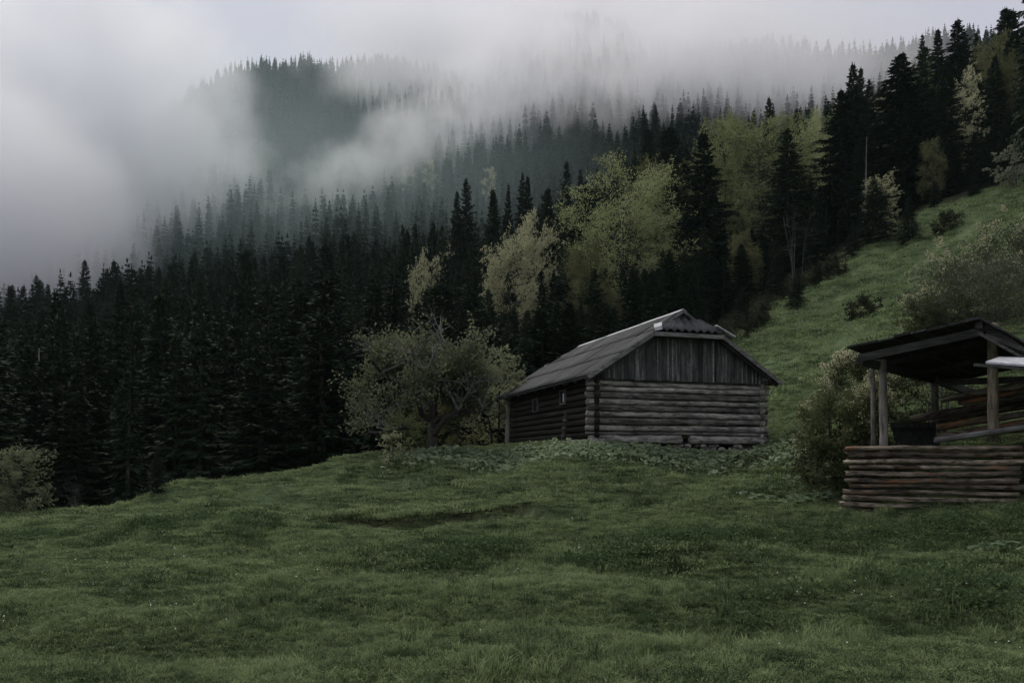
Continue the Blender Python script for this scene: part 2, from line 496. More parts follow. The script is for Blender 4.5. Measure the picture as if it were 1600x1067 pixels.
def height(x, y, detail=True):
    x = np.atleast_1d(np.asarray(x, float)); y = np.atleast_1d(np.asarray(y, float))
    Q = warp(x, y)
    z = np.zeros(len(x))
    for i in range(0, len(x), 20000):
        q = Q[i:i + 20000]
        d = np.linalg.norm(q[:, None] - CW[None], axis=2)
        z[i:i + 20000] = (d * d * np.log(d + 1e-9)) @ TW[:-3] + TW[-3] + q @ TW[-2:]
    z = z * (20 + np.hypot(x, y))
    if detail:
        nr = 1 - sstep(70, 140, y)
        pad = np.hypot((x - 4.2) / 5.5, (y - 29.8) / 6.0)
        pk = sstep(0.75, 1.15, pad)
        z += pk * nr * (0.42 * (value_noise(x / 3.1 + 7, y / 2.2 + 3, 1) - 0.5) + 0.24 * (value_noise(x / 1.1, y / 0.9, 2) - 0.5) + 0.07 * (value_noise(x / 0.42, y / 0.42, 3) - 0.5))
        # cattle terraces running across the slope
        z += pk * nr * 0.42 * (value_noise(x / 4.5 + 0.3 * y, (y + 0.25 * x) / 1.3, 5) - 0.5)
        z += sstep(9, 16, x) * sstep(26, 34, y) * nr * (0.8 * (value_noise((x - .15 * y) / 2.0 + 4, y / 9.0, 7) - 0.5) + 0.4 * (value_noise((x - .1 * y) / .9 + 9, y / 4.0, 8) - 0.5))
        # eroded ledge of an old path
        ex = sstep(-4.9, -3.9, x) * (1 - sstep(0.6, 1.4, x))
        z += ex * 0.34 * (sstep(-0.08, 0.10, y - ledge_y(x)) - sstep(-0.1, 2.4, y - ledge_y(x)))
        hum = lambda px, py, d, r, a: a * np.exp(-((x - P(px, py, d)[0]) ** 2 + ((y - d) * 1.4) ** 2) / r ** 2)
        z += hum(300, 790, 21.5, 1.1, 0.18) + hum(450, 850, 16.5, 1.2, 0.16) + hum(760, 880, 13.6, 1.1, 0.2) + hum(1050, 880, 13.0, 1.2, 0.22) + hum(850, 905, 12.4, 1.0, 0.14)
        z += hum(1270, 950, 9.6, 0.9, 0.16) + hum(1450, 930, 9.4, 1.0, 0.14)
        z += (1 - nr) * 6 * (value_noise(x / 60, y / 60, 6) - 0.5)
    return z


def H1(x, y):
    return float(height([x], [y])[0])


meadow_poly = np.array([(-45, 18.5), (-22, 20), (-13.5, 22.5), (-11.1, 24.5), (-9.9, 25.5), (-7.6, 27), (-5.2, 29.5), (-3.4, 31), (-1.8, 33.5), (-1, 38), (3, 42), (8, 47), (14, 56),
                        (19.3, 69), (26.8, 75), (33, 79), (42, 83), (55, 87), (85, 92), (150, 90), (150, -60), (-45, -60)], float)


def in_poly(x, y, poly):
    c = np.zeros(len(x), bool)
    j = len(poly) - 1
    for i in range(len(poly)):
        xi, yi = poly[i]; xj, yj = poly[j]
        hit = ((yi > y) != (yj > y)) & (x < (xj - xi) * (y - yi) / (yj - yi + 1e-12) + xi)
        c ^= hit
        j = i
    return c


def axis(parts):
    a = []
    for lo, hi, st in parts:
        a += list(np.arange(lo, hi, st))
    return np.array(a + [parts[-1][1]])


gx = axis([(-800, -200, 50), (-200, -60, 14), (-60, -24, 3), (-24, -14, 0.8), (-14, 12, 0.2), (12, 24, 0.35), (24, 60, 0.8), (60, 200, 10), (200, 800, 50)])
gy = axis([(-40, 2, 6), (2, 5, 0.6), (5, 30, 0.2), (30, 46, 0.5), (46, 95, 0.8), (95, 200, 7), (200, 1200, 25)])
GX, GY = np.meshgrid(gx, gy)
GZ = height(GX.ravel(), GY.ravel())
GV = np.c_[GX.ravel(), GY.ravel(), GZ]
nx_, ny_ = len(gx), len(gy)
ii, jj = np.meshgrid(np.arange(ny_ - 1), np.arange(nx_ - 1), indexing='ij')
q0 = (ii * nx_ + jj).ravel()
GF = np.c_[q0, q0 + 1, q0 + nx_ + 1, q0 + nx_]
cen = GV[GF].mean(1)
is_meadow = in_poly(cen[:, 0], cen[:, 1], meadow_poly)


def ground_obj(name, faces, mat, soil=False):
    used, inv = np.unique(faces.ravel(), return_inverse=True)
    mb = MB(); mb.add(GV[used], inv.reshape(-1, 4))
    me = mb.mesh(name, mat, True)
    if soil:
        v = GV[used]
        dl = v[:, 1] - ledge_y(v[:, 0])
        s = np.exp(-((dl - 0.02) / 0.13) ** 2) * sstep(-4.6, -3.6, v[:, 0]) * (1 - sstep(0.2, 1.2, v[:, 0]))
        q = P(1035, 776, 20.8)
        s = np.maximum(s, np.exp(-(((v[:, 0] - q[0]) - 0.5 * (v[:, 1] - q[1])) / 0.12) ** 2 - ((v[:, 1] - q[1]) / 0.5) ** 2))
        at = me.attributes.new('soil', 'FLOAT', 'POINT')
        at.data.foreach_set('value', s.astype(np.float32))
    o = link(name, me)
    return tag(o, kind='structure')


m, n, b = new_mat('meadow_turf')
a1 = noise(n, 0.35, 5, 0.6)
a2 = noise(n, 2.4, 5, 0.65)
a3 = noise(n, 14, 4, 0.7)
f = math_node(n, 'ADD', math_node(n, 'ADD', math_node(n, 'MULTIPLY', a1, 0.45), math_node(n, 'MULTIPLY', a2, 0.35)), math_node(n, 'MULTIPLY', a3, 0.3))
col = ramp(n, f, [(0.36, (0.026, 0.042, 0.02)), (0.52, (0.066, 0.096, 0.044)), (0.7, (0.13, 0.165, 0.078))])
at = n.nodes.new('ShaderNodeAttribute'); at.attribute_name = 'soil'
sf = math_node(n, 'MULTIPLY', at.outputs['Fac'], ramp(n, noise(n, 3, 4), [(0.35, (0.2, 0.2, 0.2)), (0.6, (1, 1, 1))]))
col = mixc(n, sf, col, (0.05, 0.036, 0.024))
n.links.new(col, b.inputs['Base Color'])
b.inputs['Roughness'].default_value = 0.9
b.inputs['Specular IOR Level'].default_value = 0.1
bump(n, b, math_node(n, 'ADD', a3, a2), 0.7, 0.06)
M['turf'] = m
m, n, b = new_mat('forest_floor')
f = noise(n, 0.5, 5, 0.65)
n.links.new(ramp(n, f, [(0.35, (0.014, 0.015, 0.009)), (0.65, (0.03, 0.034, 0.018))]), b.inputs['Base Color'])
b.inputs['Roughness'].default_value = 0.95
b.inputs['Specular IOR Level'].default_value = 0.05
M['floor'] = m

ground_obj('meadow', GF[is_meadow], M['turf'], True)
ground_obj('mountainside', GF[~is_meadow], M['floor'])

# ------------------------------------------------------------------ tree builders
def kites(mb, p, d, l, w, nrm):
    """leaf-like kites: base p, direction d, length l, width w, lying about normal nrm (all arrays)"""
    s = np.cross(d, nrm)
    s /= np.linalg.norm(s, axis=1)[:, None] + 1e-9
    l = l[:, None]; w = w[:, None]
    V = np.stack([p, p + d * l * 0.5 + s * w * 0.5, p + d * l, p + d * l * 0.5 - s * w * 0.5], 1)
    n_ = len(p)
    mb.add(V.reshape(-1, 3), np.arange(n_ * 4).reshape(n_, 4))


def unit(v):
    return v / (np.linalg.norm(v, axis=-1, keepdims=True) + 1e-9)


def spruce_meshes(seed, H=20.0, Rm=3.1, whorls=36, nb=6, tw=6, lowest=0.07, mat='needle', dense=1.0):
    rng = np.random.RandomState(seed)
    tk = MB()
    zz = np.linspace(-0.6, H * 0.985, 7)
    bend = rng.uniform(-0.15, 0.15, 2)
    tube(tk, np.c_[bend[0] * np.sin(zz / H * 3), bend[1] * np.sin(zz / H * 2.4), zz], 0.02 + H * 0.0125 * (1 - zz / H).clip(0), 7)
    cr = MB()
    wh = np.linspace(0, 1, whorls) ** 0.78
    t, az, L_, e, z = [], [], [], [], []
    prof_j = np.interp(np.arange(whorls), np.arange(0, whorls + 4, 4), rng.uniform(0.93, 1.06, len(np.arange(0, whorls + 4, 4))))
    for i, tt in enumerate(wh):
        k = nb if tt < 0.85 else max(5, nb - 1)
        a0 = rng.rand() * 2 * pi
        for j in range(k):
            if rng.rand() < 0.1: continue
            t.append(tt); az.append(a0 + j / k * 2 * pi + rng.uniform(-0.35, 0.35))
            prof = (1 - tt) ** 0.82
            if tt < 0.15: prof *= 0.72 + 0.28 * tt / 0.15
            L_.append((Rm * prof * prof_j[i] + 0.10) * rng.uniform(0.6, 1.2))
            e.append(np.interp(tt, [0, 0.4, 0.8, 1], [-0.30, -0.12, 0.25, 0.9]) + rng.uniform(-0.1, 0.1))
            z.append(H * (lowest + (0.985 - lowest) * tt) + rng.uniform(-0.32, 0.32) * min(1, 4 * (1 - tt)))
    t = np.array(t); az = np.array(az); L_ = np.array(L_); e = np.array(e); z = np.array(z)
    out_ = np.c_[np.cos(az), np.sin(az), 0 * az]
    side = np.c_[-np.sin(az), np.cos(az), 0 * az]
    up = np.array([0, 0, 1.0])

    def at(s):
        return out_ * (L_ * s)[:, None] + up * (z + L_ * (np.tan(e) * s - 0.30 * s ** 2 + 0.20 * s ** 3))[:, None]
    # the branch itself, a thin drooping blade of needles in three lengths
    for s0, s1 in ((0.0, 0.45), (0.35, 0.8), (0.65, 1.06)):
        p0, p1 = at(np.full(len(t), s0)), at(np.full(len(t), s1))
        d = p1 - p0; l = np.linalg.norm(d, axis=1)
        kites(cr, p0, unit(d), l, 0.10 + 0.07 * L_ * (1 - s0 * 0.6), up + 0.25 * rng.randn(len(t), 3))
    for k in range(tw):
        s = 0.18 + 0.8 * (k + rng.rand(len(t))) / tw
        p = at(s)
        for sg in (-1, 1):
            l = (0.32 * L_ * (1.15 - s) + 0.16) * rng.uniform(0.55, 1.35, len(t))
            d = unit(out_ * (0.75 + 0.3 * s)[:, None] + sg * side * rng.uniform(0.5, 1.0, (len(t), 1)) - up * rng.uniform(0.15, 0.75, (len(t), 1)))
            kites(cr, p, d, l, 0.22 * l + 0.05, up + 0.5 * rng.randn(len(t), 3))
            # hanging twiglets
            if dense > 0.5:
                d2 = unit(out_ * 0.35 + sg * side * 0.35 - up * rng.uniform(0.5, 1.1, (len(t), 1)))
                kites(cr, p, d2, l * 0.75, 0.18 * l + 0.04, out_ + 0.6 * rng.randn(len(t), 3))
    # leader
    tp = np.array([[0, 0, H * 0.955]] * 5) + rng.uniform(-0.05, 0.05, (5, 3))
    kites(cr, tp, unit(np.c_[rng.uniform(-.16, .16, (5, 2)), np.ones(5)]), np.full(5, H * 0.055), np.full(5, 0.09), rng.randn(5, 3))
    return tk.mesh('spruce_trunk', M['bark'], True), cr.mesh('spruce_crown', M[mat])


def snag_meshes(seed, H=20.0):
    """a dead spruce: grey trunk with short bare drooping branches"""
    g = np.random.RandomState(seed); tk = MB(); br = MB()
    tube(tk, [(0, 0, -.5), (.05, 0, H * .4), (-.05, .08, H * .75), (0, 0, H)], [.24, .17, .09, .02], 6)
    for i in range(90):
        t_ = g.uniform(.12, .98); a = g.rand() * 6.28; l = (1 - t_) * 1.9 * g.uniform(.4, 1.2) + .2
        o_ = np.array([cos(a), sin(a), 0]); p0 = np.array([0, 0, H * t_])
        tube(br, [p0, p0 + o_ * l * .6 + [0, 0, -.12 * l], p0 + o_ * l + [0, 0, -.3 * l]], [.03, .02, .006], 3, False)
    return tk.mesh('snag_trunk', M['twig'], True), br.mesh('bare_branches', M['twig'], True)


def far_spruce_mesh(seed, H=20.0, Rm=3.0, whorls=27):
    rng = np.random.RandomState(seed)
    cr = MB()
    for i in range(whorls):
        tt = i / whorls
        k = 7
        L_ = (Rm * (1 - tt) ** 0.85 + 0.25) * rng.uniform(0.75, 1.15, k)
        az = rng.rand() * 6 + np.arange(k) / k * 2 * pi + rng.uniform(-.4, .4, k)
        out_ = np.c_[np.cos(az), np.sin(az), 0 * az]
        z0 = H * (0.08 + 0.88 * tt ** .9) + rng.uniform(-.35, .35)
        dr = np.interp(tt, [0, .6, 1], [-0.55, -0.35, 0.5]) + rng.uniform(-.15, .15, k)
        d = unit(out_ + np.array([0, 0, 1.0]) * dr[:, None])
        kites(cr, np.array([[0, 0, z0]] * k) + 0, d, L_, 0.42 * L_ + 0.2, np.array([0, 0, 1.0]) + 0.3 * rng.randn(k, 3))
        kites(cr, out_ * (L_ * 0.35)[:, None] + np.array([0, 0, z0]), unit(out_ * 0.6 - np.array([0, 0, 0.8])), L_ * 0.5, L_ * 0.35, out_ + 0.4 * rng.randn(k, 3))
    kites(cr, np.array([[0, 0, H * 0.93]] * 3), unit(np.c_[rng.uniform(-.1, .1, (3, 2)), np.ones(3)]), np.full(3, H * 0.07), np.full(3, 0.3), rng.randn(3, 3))
    tube(cr, [(0, 0, -1), (0, 0, H * 0.9)], [0.22, 0.04], 5)
    return cr.mesh('far_spruce', M['needle'])


def broadleaf_meshes(seed, H=16.0, Rm=5.0, base=0.22, limbs=20, sprays=620, leaf=0.26, per=12, mat='spring', stems=1, flat=0.35, bark='bark', droop=0.25, trunk_r=0.014, twigs=1.0):
    """a crown of many small leaf sprays carried by limbs, with gaps between the clumps"""
    rng = np.random.RandomState(seed)
    tk = MB(); cr = MB()
    up = np.array([0, 0, 1.0])
    P_, D_ = [], []
    for s in range(stems):
        ox, oy = (rng.uniform(-.12, .12, 2) * Rm * (stems > 1))
        lean = rng.uniform(-0.06, 0.06, 2) * H if stems == 1 else np.array([ox, oy]) * 3.5
        zz = np.linspace(-0.3, H * 0.86, 7)
        tt = (zz / H).clip(0)
        cx = ox + lean[0] * tt ** 1.3 + 0.012 * H * np.sin(zz / H * 7 + s); cyy = oy + lean[1] * tt ** 1.3
        tr = H * trunk_r / math.sqrt(stems)
        tube(tk, np.c_[cx, cyy, zz], tr * (1 - tt) ** 0.8 + tr * 0.06, 6)
        for i in range(max(3, limbs // stems)):
            f = base + (0.9 - base) * (i + rng.rand()) / max(3, limbs // stems)
            az = rng.rand() * 2 * pi
            c0 = np.array([np.interp(f * H, zz, cx), np.interp(f * H, zz, cyy), f * H])
            rad = Rm * (0.35 + 0.75 * math.sqrt(max(0.0, 1 - ((f - 0.42) / 0.62) ** 2))) * rng.uniform(0.65, 1.1)
            o = np.array([cos(az), sin(az), 0])
            rise = rng.uniform(0.15, 0.55) * rad * (0.4 + f)
            u = np.linspace(0, 1, 5)
            pts = c0 + o * (rad * u)[:, None] + up * (rise * u - 0.22 * rad * u ** 2 * rng.rand())[:, None] + rng.randn(5, 3) * 0.05 * rad * u[:, None]
            pts[:, 2] = np.minimum(pts[:, 2], H * 0.97)
            tube(tk, pts, tr * 0.42 * (1 - 0.88 * u), 4)
            for k in range(max(1, int(4 * twigs))):
                a = rng.uniform(0.3, 0.95)
                q = np.array([np.interp(a, u, pts[:, c]) for c in range(3)])
                d = unit(o + rng.randn(3) * 0.8 + up * 0.35)
                q2 = q + d * rad * rng.uniform(0.2, 0.42)
                if twigs > 0: tube(tk, [q, (q + q2) / 2 + rng.randn(3) * 0.03 * rad, q2], [tr * 0.13, tr * 0.09, tr * 0.03], 3, False)
                P_.append((q, q2)); D_.append(d)
            P_.append((pts[2], pts[4])); D_.append(o)
        P_.append((np.array([cx[-2], cyy[-2], zz[-2]]), np.array([cx[-1], cyy[-1], H * 0.97]))); D_.append(up)
    A = np.array([p[0] for p in P_]); B = np.array([p[1] for p in P_]); D_ = np.array(D_)
    k = rng.randint(0, len(A), sprays)
    u = rng.uniform(0.15, 1.1, sprays)[:, None]
    c = A[k] * (1 - u) + B[k] * u + rng.randn(sprays, 3) * Rm * 0.10
    cl = c - np.array([0, 0, H * 0.5])
    d = unit(D_[k] * 0.7 + unit(cl) * 0.7 + rng.randn(sprays, 3) * 0.45 - up * droop)
    # leaves of a spray stand in a flat drooping fan
    sd = unit(np.cross(d, up + 0.3 * rng.randn(sprays, 3)))
    nn = unit(np.cross(sd, d))
    ln = Rm * 0.17 * rng.uniform(0.6, 1.4, sprays)
    a = rng.rand(sprays, per)
    b_ = rng.uniform(-1, 1, (sprays, per)) * (0.55 * (1.1 - a))
    h_ = rng.randn(sprays, per) * 0.10
    p = c[:, None] + d[:, None] * (a * ln[:, None])[..., None] + sd[:, None] * (b_ * ln[:, None])[..., None] + nn[:, None] * (h_ * ln[:, None])[..., None]
    ld = unit(d[:, None] + sd[:, None] * np.sign(b_)[..., None] * 0.7 + 0.5 * rng.randn(sprays, per, 3))
    ln2 = unit(nn[:, None] * (1 if flat else 0) + (0.9 - flat) * rng.randn(sprays, per, 3))
    sz = leaf * rng.uniform(0.6, 1.3, (sprays, per))
    kites(cr, p.reshape(-1, 3), ld.reshape(-1, 3), sz.ravel(), sz.ravel() * 0.72, ln2.reshape(-1, 3))
    return tk.mesh('trunk_and_limbs', M[bark], True), cr.mesh('leafy_crown', M[mat])


def depth_for(px_, py_, d, h):
    """the depth near d where a tree h tall ends at that row"""
    ds = np.linspace(d * .86, d * 1.4, 120)
    e = (HZ - py_) / FPX * ds - height((px_ - 800) / FPX * ds, ds) - h
    c = np.where(np.sign(e[1:]) != np.sign(e[:-1]))[0]
    if len(c) == 0:
        return ds[np.argmin(np.abs(e))]
    return ds[c[np.argmin(np.abs(ds[c] - d))]]


def tree(name, meshes, x, y, h, h0, width=1.0, rz=0.0, label=None, cat='tree', group=None, z=None, lean=0.0):
    root = link(name, None, loc=(x, y, H1(x, y) if z is None else z), rot=(lean, 0, rz))
    root.empty_display_size = 0.5
    root.rotation_euler = (lean + .022 * math.sin(x * 7.1 + y), .022 * math.cos(x * 3.3 - y * 5.1), rz)
    s = h / h0
    root.scale = (s * width, s * width, s)
    tk = link('trunk', meshes[0], root); cr = link('crown', meshes[1], root)
    return tag(root, label, cat, group)


# ------------------------------------------------------------------ forest
rng = np.random.RandomState(11)
SPR = [spruce_meshes(100 + i, Rm=r_, whorls=w_ + 10, nb=7, tw=8, lowest=lo) for i, (r_, w_, lo) in enumerate([(3.4, 38, 0.06), (2.9, 36, 0.12), (3.9, 36, 0.05), (3.0, 40, 0.2), (2.6, 34, 0.08), (3.5, 34, 0.1)])]
SMALL = [spruce_meshes(150 + i, H=20, Rm=5.6, whorls=30, nb=9, tw=8, lowest=0.02, mat='needle_light') for i in range(2)]

# (column, row of the tip, depth, slenderness, mesh, label)
HERO = [
    (215, 415, 60, 0.95, 0, 'tall dark spruce with double spire rising highest in the near stand below the meadow'),
    (192, 440, 61, 0.8, 1, 'slim dark spruce pressed against the double spired one in the near stand'),
    (378, 382, 70, 0.9, 3, 'slender dark spruce with bare lower trunk whose tip meets the teal misty slope'),
    (100, 455, 57, 1.0, 2, 'broad dark spruce with a pale dead trunk showing low down near the left edge'),
    (405, 548, 40, 1.35, 2, 'low wide dark spruce with drooping skirts just beyond the bare meadow crest'),
    (1100, 203, 92, 1.5, 0, 'tall spruce rising straight above the cabin ridge, among pale beeches'),
    (1055, 235, 97, 1.05, 4, 'slim spruce just beside the tall one that rises over the cabin ridge'),
    (1230, 203, 92, 1.45, 2, 'dark spruce standing between the two round pale green beeches'),
    (1335, 98, 96, 1.35, 0, 'highest spire of the dark spruce clump at the upper forest edge'),
    (1312, 140, 92, 1.55, 2, 'broad dark spruce leaning on the highest spire at the upper forest edge'),
    (1408, 80, 98, 1.85, 2, 'very wide dark spruce with ragged twin top on the upper slope'),
    (1480, 97, 96, 1.25, 1, 'dark spruce standing out in front of the pale birch on the upper slope'),
    (1205, 153, 128, 0.95, 5, 'lone small spruce tip poking above the large round beech'),
    (1175, 174, 132, 0.8, 4, 'smallest spruce tip poking above the large round beech'),
    (885, 250, 122, 0.9, 0, 'dark spruce with the sharpest spire before the fog above the bright beech'),
    (1442, 50, 108, 0.9, 4, 'spruce spire cut out against the sky, first of a pair on the skyline'),
    (1472, 44, 108, 1.0, 1, 'spruce spire cut out against the sky, second of a pair on the skyline'),
]
MORE = [  # trees of the same stands that the photograph does not set apart
    (40, 500, 55, 1, 2), (150, 470, 68, .9, 1), (265, 432, 70, .9, 5), (300, 405, 78, .8, 4), (20, 470, 72, 1, 0), (65, 480, 70, .9, 3), (455, 425, 66, 1, 0), (500, 398, 88, .9, 1),
    (440, 400, 92, .9, 5), (545, 395, 84, .9, 3), (590, 415, 76, 1, 0), (340, 480, 58, 1.1, 2), (520, 470, 55, 1.1, 5), (480, 510, 50, 1.1, 2), (650, 350, 105, .9, 1), (690, 395, 82, .9, 0), (740, 385, 80, .95, 2),
    (625, 420, 74, 1, 5), (710, 300, 145, .9, 1), (728, 278, 155, 1, 0), (770, 300, 146, .9, 5), (790, 288, 148, .8, 4), (812, 268, 148, .9, 0), (830, 275, 144, .9, 1), (858, 290, 130, .8, 3), (906, 262, 124, .9, 4),
    (965, 235, 150, .9, 0), (985, 232, 152, .8, 1), (1016, 232, 154, .9, 5), (850, 330, 98, .95, 2), (880, 380, 84, 1, 0), (925, 420, 76, 1, 2), (700, 470, 62, 1.1, 5), (760, 450, 66, 1, 2), (845, 440, 72, 1, 0),
    (1240, 170, 134, .9, 1), (1125, 198, 140, .8, 4), (1145, 192, 142, .8, 0), (1132, 196, 146, .8, 1), (1362, 120, 102, .9, 5), (1510, 60, 104, 1, 0), (1530, 48, 116, .9, 4), (1552, 90, 98, 1.1, 2), (1578, 60, 100, 1, 5),
    (1596, 40, 104, 1, 0), (1290, 200, 104, .9, 3), (1270, 280, 96, 1.1, 2), (1345, 230, 90, 1.2, 5), (1440, 200, 96, 1.1, 2), (1520, 190, 98, 1.1, 0), (1575, 180, 98, 1.1, 2),
    (1160, 380, 82, 1.1, 2), (1195, 350, 86, 1, 5), (1130, 400, 80, 1.1, 0), (1030, 420, 78, 1, 5), (1075, 400, 80, 1.1, 2), (990, 440, 74, 1, 3), (1290, 350, 88, 1.1, 0), (1250, 360, 86, 1.1, 2), (1490, 230, 94, 1.1, 5),
    (1610, 60, 92, 1, 1), (640, 500, 56, 1.2, 0), (575, 520, 52, 1.1, 2), (800, 480, 62, 1.1, 5), (860, 490, 62, 1.1, 2), (960, 500, 64, 1.1, 0), (1210, 400, 82, 1.2, 2), (1010, 480, 66, 1.1, 1),
]
ZONE = [
    ('dark spruce in the crowded stand below the meadow crest, merging with its neighbours', 'spruces in the stand below the meadow'),
    ('dark spruce in the crowded wood directly behind the cabin and the old apple tree', 'spruces behind the cabin'),
    ('dark spruce in the wood on the rising slope above the hillside meadow', 'spruces on the upper slope'),
    ('spruce on the middle slope where the dark wood starts fading into the fog', 'spruces at the edge of the fog'),
]


def zone(px, d):
    if d > 115: return ZONE[3]
    if px < 540: return ZONE[0]
    if px < 1110: return ZONE[1]
    return ZONE[2]


placed = []
n_ind = 0
for t in HERO + MORE:
    px, py, d, wd, k = t[:5]
    if d > 102: d = depth_for(px, py, d, 20 if d > 120 else 23)
    q = P(px, py, d)
    g0 = H1(q[0], q[1])
    h = q[2] - g0
    if h < 5: h = 5
    lb, gp = (t[5], None) if len(t) > 5 else zone(px, d)
    wd2 = wd * min(1.5, max(0.85, (20.0 / h) ** 0.5)) * rng.uniform(.95, 1.2)
    tree('spruce_tree', SPR[k], q[0], q[1], h, 20.0, wd2, rng.rand() * 6.28, lb, 'tree', gp, g0)
    placed.append((q[0], q[1])); n_ind += 1

SNAG = snag_meshes(170)
for px, py, d, w_, lb in [(66, 545, 54, 1.0, 'grey dead spruce trunk standing bare in the near stand close to the left edge'), (505, 455, 64, 1.0, 'dead grey spruce snag in the dark stand left of the old fruit tree'),
                          (300, 520, 52, .9, 'thin dead spruce with bare drooping branches in the middle of the near stand'), (1352, 215, 84, .9, 'bare dead trunk in front of the dark clump above the hillside meadow')]:
    q = P(px, py, d); g0 = H1(q[0], q[1])
    tree('dead_spruce', SNAG, q[0], q[1], max(6, q[2] - g0), 20.0, w_, rng.rand() * 6, lb, 'tree', None, g0)
    placed.append((q[0], q[1]))

# broadleaved trees: column, tip row, depth, natural height, mesh, width, label
BROAD = [
    (965, 272, 92, 17, 0, .95, 'full bright green beech directly above the back of the cabin roof'),
    (1025, 262, 100, 16, 3, .8, 'olive green beech half hidden between bright beech and tall spruce'),
    (1185, 193, 106, 21, 1, .95, 'largest round yellow green beech on the slope, mottled with brown'),
    (1135, 222, 110, 19, 0, .8, 'yellow green beech between tall spruce and largest round beech'),
    (1268, 178, 118, 20, 0, .6, 'narrow yellow green beech squeezed beside the dark spruce clump'),
    (800, 352, 88, 15, 2, .7, 'pale feathery young beech in front of dark spruces'),
    (834, 330, 95, 15, 4, .6, 'narrow pale beech reaching just above the feathery one'),
    (664, 388, 84, 9, 4, .5, 'small pale leafed tree between dark spruces left of the feathery beech'),
    (1455, 102, 118, 20, 0, .5, 'tall pale birch glowing behind a dark spruce on the upper slope'),
    (1388, 150, 116, 18, 4, .7, 'pale leafy crown peeking out beside the very wide spruce'),
    (1552, 66, 118, 20, 3, .6, 'yellowish tree among the skyline spruces near the corner'),
    (1455, 222, 90, 12, 3, .5, 'loose pale tree hanging down in front of dark spruces on the upper slope'),
    (1512, 105, 97, 17, 4, .6, 'pale young tree between dark spruces high on the upper slope'),
    (1578, 92, 98, 17, 3, .5, 'yellowish leafy tree beside dark spruces close to the picture corner'),
    (1300, 205, 97, 16, 0, .45, 'thin pale crown showing between the broad dark spruces of the clump'),
    (1376, 270, 80, 9, 4, .8, 'small pale broadleaf growing at the hillside meadow edge'),
    (1165, 365, 84, 13, 3, .6, 'dull olive tree in the shade right behind the cabin gable'),
    (925, 385, 78, 12, 3, .6, 'dull olive tree low under the full bright beech'),
    (765, 262, 330, 17, 4, .8, 'pale tree half lost in the drifting fog'),
    (637, 258, 345, 15, 4, .9, 'faint pale tree deep in the fog, the lower of two'),
    (672, 250, 350, 15, 4, .8, 'faint pale tree deep in the fog, the higher of two'),
]

# the rest of the wood: random places, the largest in view as single trees, the others as one mass
def scatter(y0, y1, sp, half=0.72):
    pts = []
    y = y0
    while y < y1:
        s = sp(y)
        w = half * y + 12
        for x in np.arange(-w, w, s):
            pts.append((x + rng.uniform(-.45, .45) * s, y + rng.uniform(-.45, .45) * s))
        y += s * 0.9
    return np.array(pts)


pts = scatter(34, 680, lambda y: 3.6 if y < 110 else 4.9 if y < 240 else 5.8 if y < 450 else 6.5)
keep = ~in_poly(pts[:, 0], pts[:, 1], meadow_poly)
pts = pts[keep]
# stay clear of the crest and of the hillside edge by a few metres
ok = np.ones(len(pts), bool)
for dx, dy in ((4, -4), (0, -5), (-3, -5), (3, 0), (-4, -2)):
    f_ = np.where(pts[:, 1] > 46, .45, 1.0)
    ok &= ~in_poly(pts[:, 0] + dx * f_, pts[:, 1] + dy * f_, meadow_poly)
ok &= ~((np.abs(pts[:, 0] + 6) < 16) & (pts[:, 1] < 40))
pts = pts[ok]
near = np.array(placed)
dm = np.min(np.hypot(pts[:, None, 0] - near[None, :, 0], pts[:, None, 1] - near[None, :, 1]), axis=1)
pts = pts[dm > 2.0]
gz = height(pts[:, 0], pts[:, 1])
hh = np.where(rng.rand(len(pts)) < .3, rng.uniform(8, 14, len(pts)), rng.uniform(15, 26, len(pts)))
# the tips must stay under the outline of the wood that the single trees above draw
env_x = np.array([0, 100, 215, 300, 380, 460, 550, 620, 700, 760, 830, 890, 950, 1010, 1060, 1120, 1200, 1270, 1330, 1410, 1480, 1540, 1600])
env_y = np.array([470, 465, 440, 420, 400, 420, 410, 430, 400, 390, 350, 330, 330, 300, 300, 280, 240, 230, 170, 130, 120, 110, 90])
px = 800 + pts[:, 0] / pts[:, 1] * FPX
top = HZ - (gz + hh) / pts[:, 1] * FPX
lim = np.interp(px, env_x, env_y) + 12 + 95 * rng.rand(len(pts)) ** 1.4
nearrow = pts[:, 1] < 112
zl = (HZ - lim) / FPX * pts[:, 1] - gz
hh = np.where(nearrow & (top < lim), np.minimum(hh, zl), hh)
for (bx, by, bd, hn, k, wd, lb) in BROAD:      # room for the broadleaved crowns
    w = wd * 5.5 / bd * FPX
    m_ = (np.abs(px - bx) < w) & (pts[:, 1] < bd + 2) & (pts[:, 1] > bd * .45)
    lo = (HZ - (by + (.62 if wd > .65 else .45) * hn / bd * FPX)) / FPX * pts[:, 1] - gz
    hh = np.where(m_, np.minimum(hh, lo), hh)
ok = hh > 4.0
pts, gz, hh, px = pts[ok], gz[ok], hh[ok], px[ok]
size = hh / pts[:, 1] * np.where((px > -60) & (px < 1660), 1, 0.02)
order = np.argsort(-size)
N_SINGLE = 278 - n_ind
for i in order[:N_SINGLE]:
    lb, gp = zone(px[i], pts[i, 1])
    tree('spruce_tree', SPR[rng.randint(6)], pts[i, 0], pts[i, 1], hh[i], 20.0, rng.choice([.85, 1.0, 1.2, 1.45, 1.75]) * rng.uniform(.92, 1.1) * (20 / hh[i]) ** 0.4, rng.rand() * 6.28, lb, 'tree', gp, gz[i])


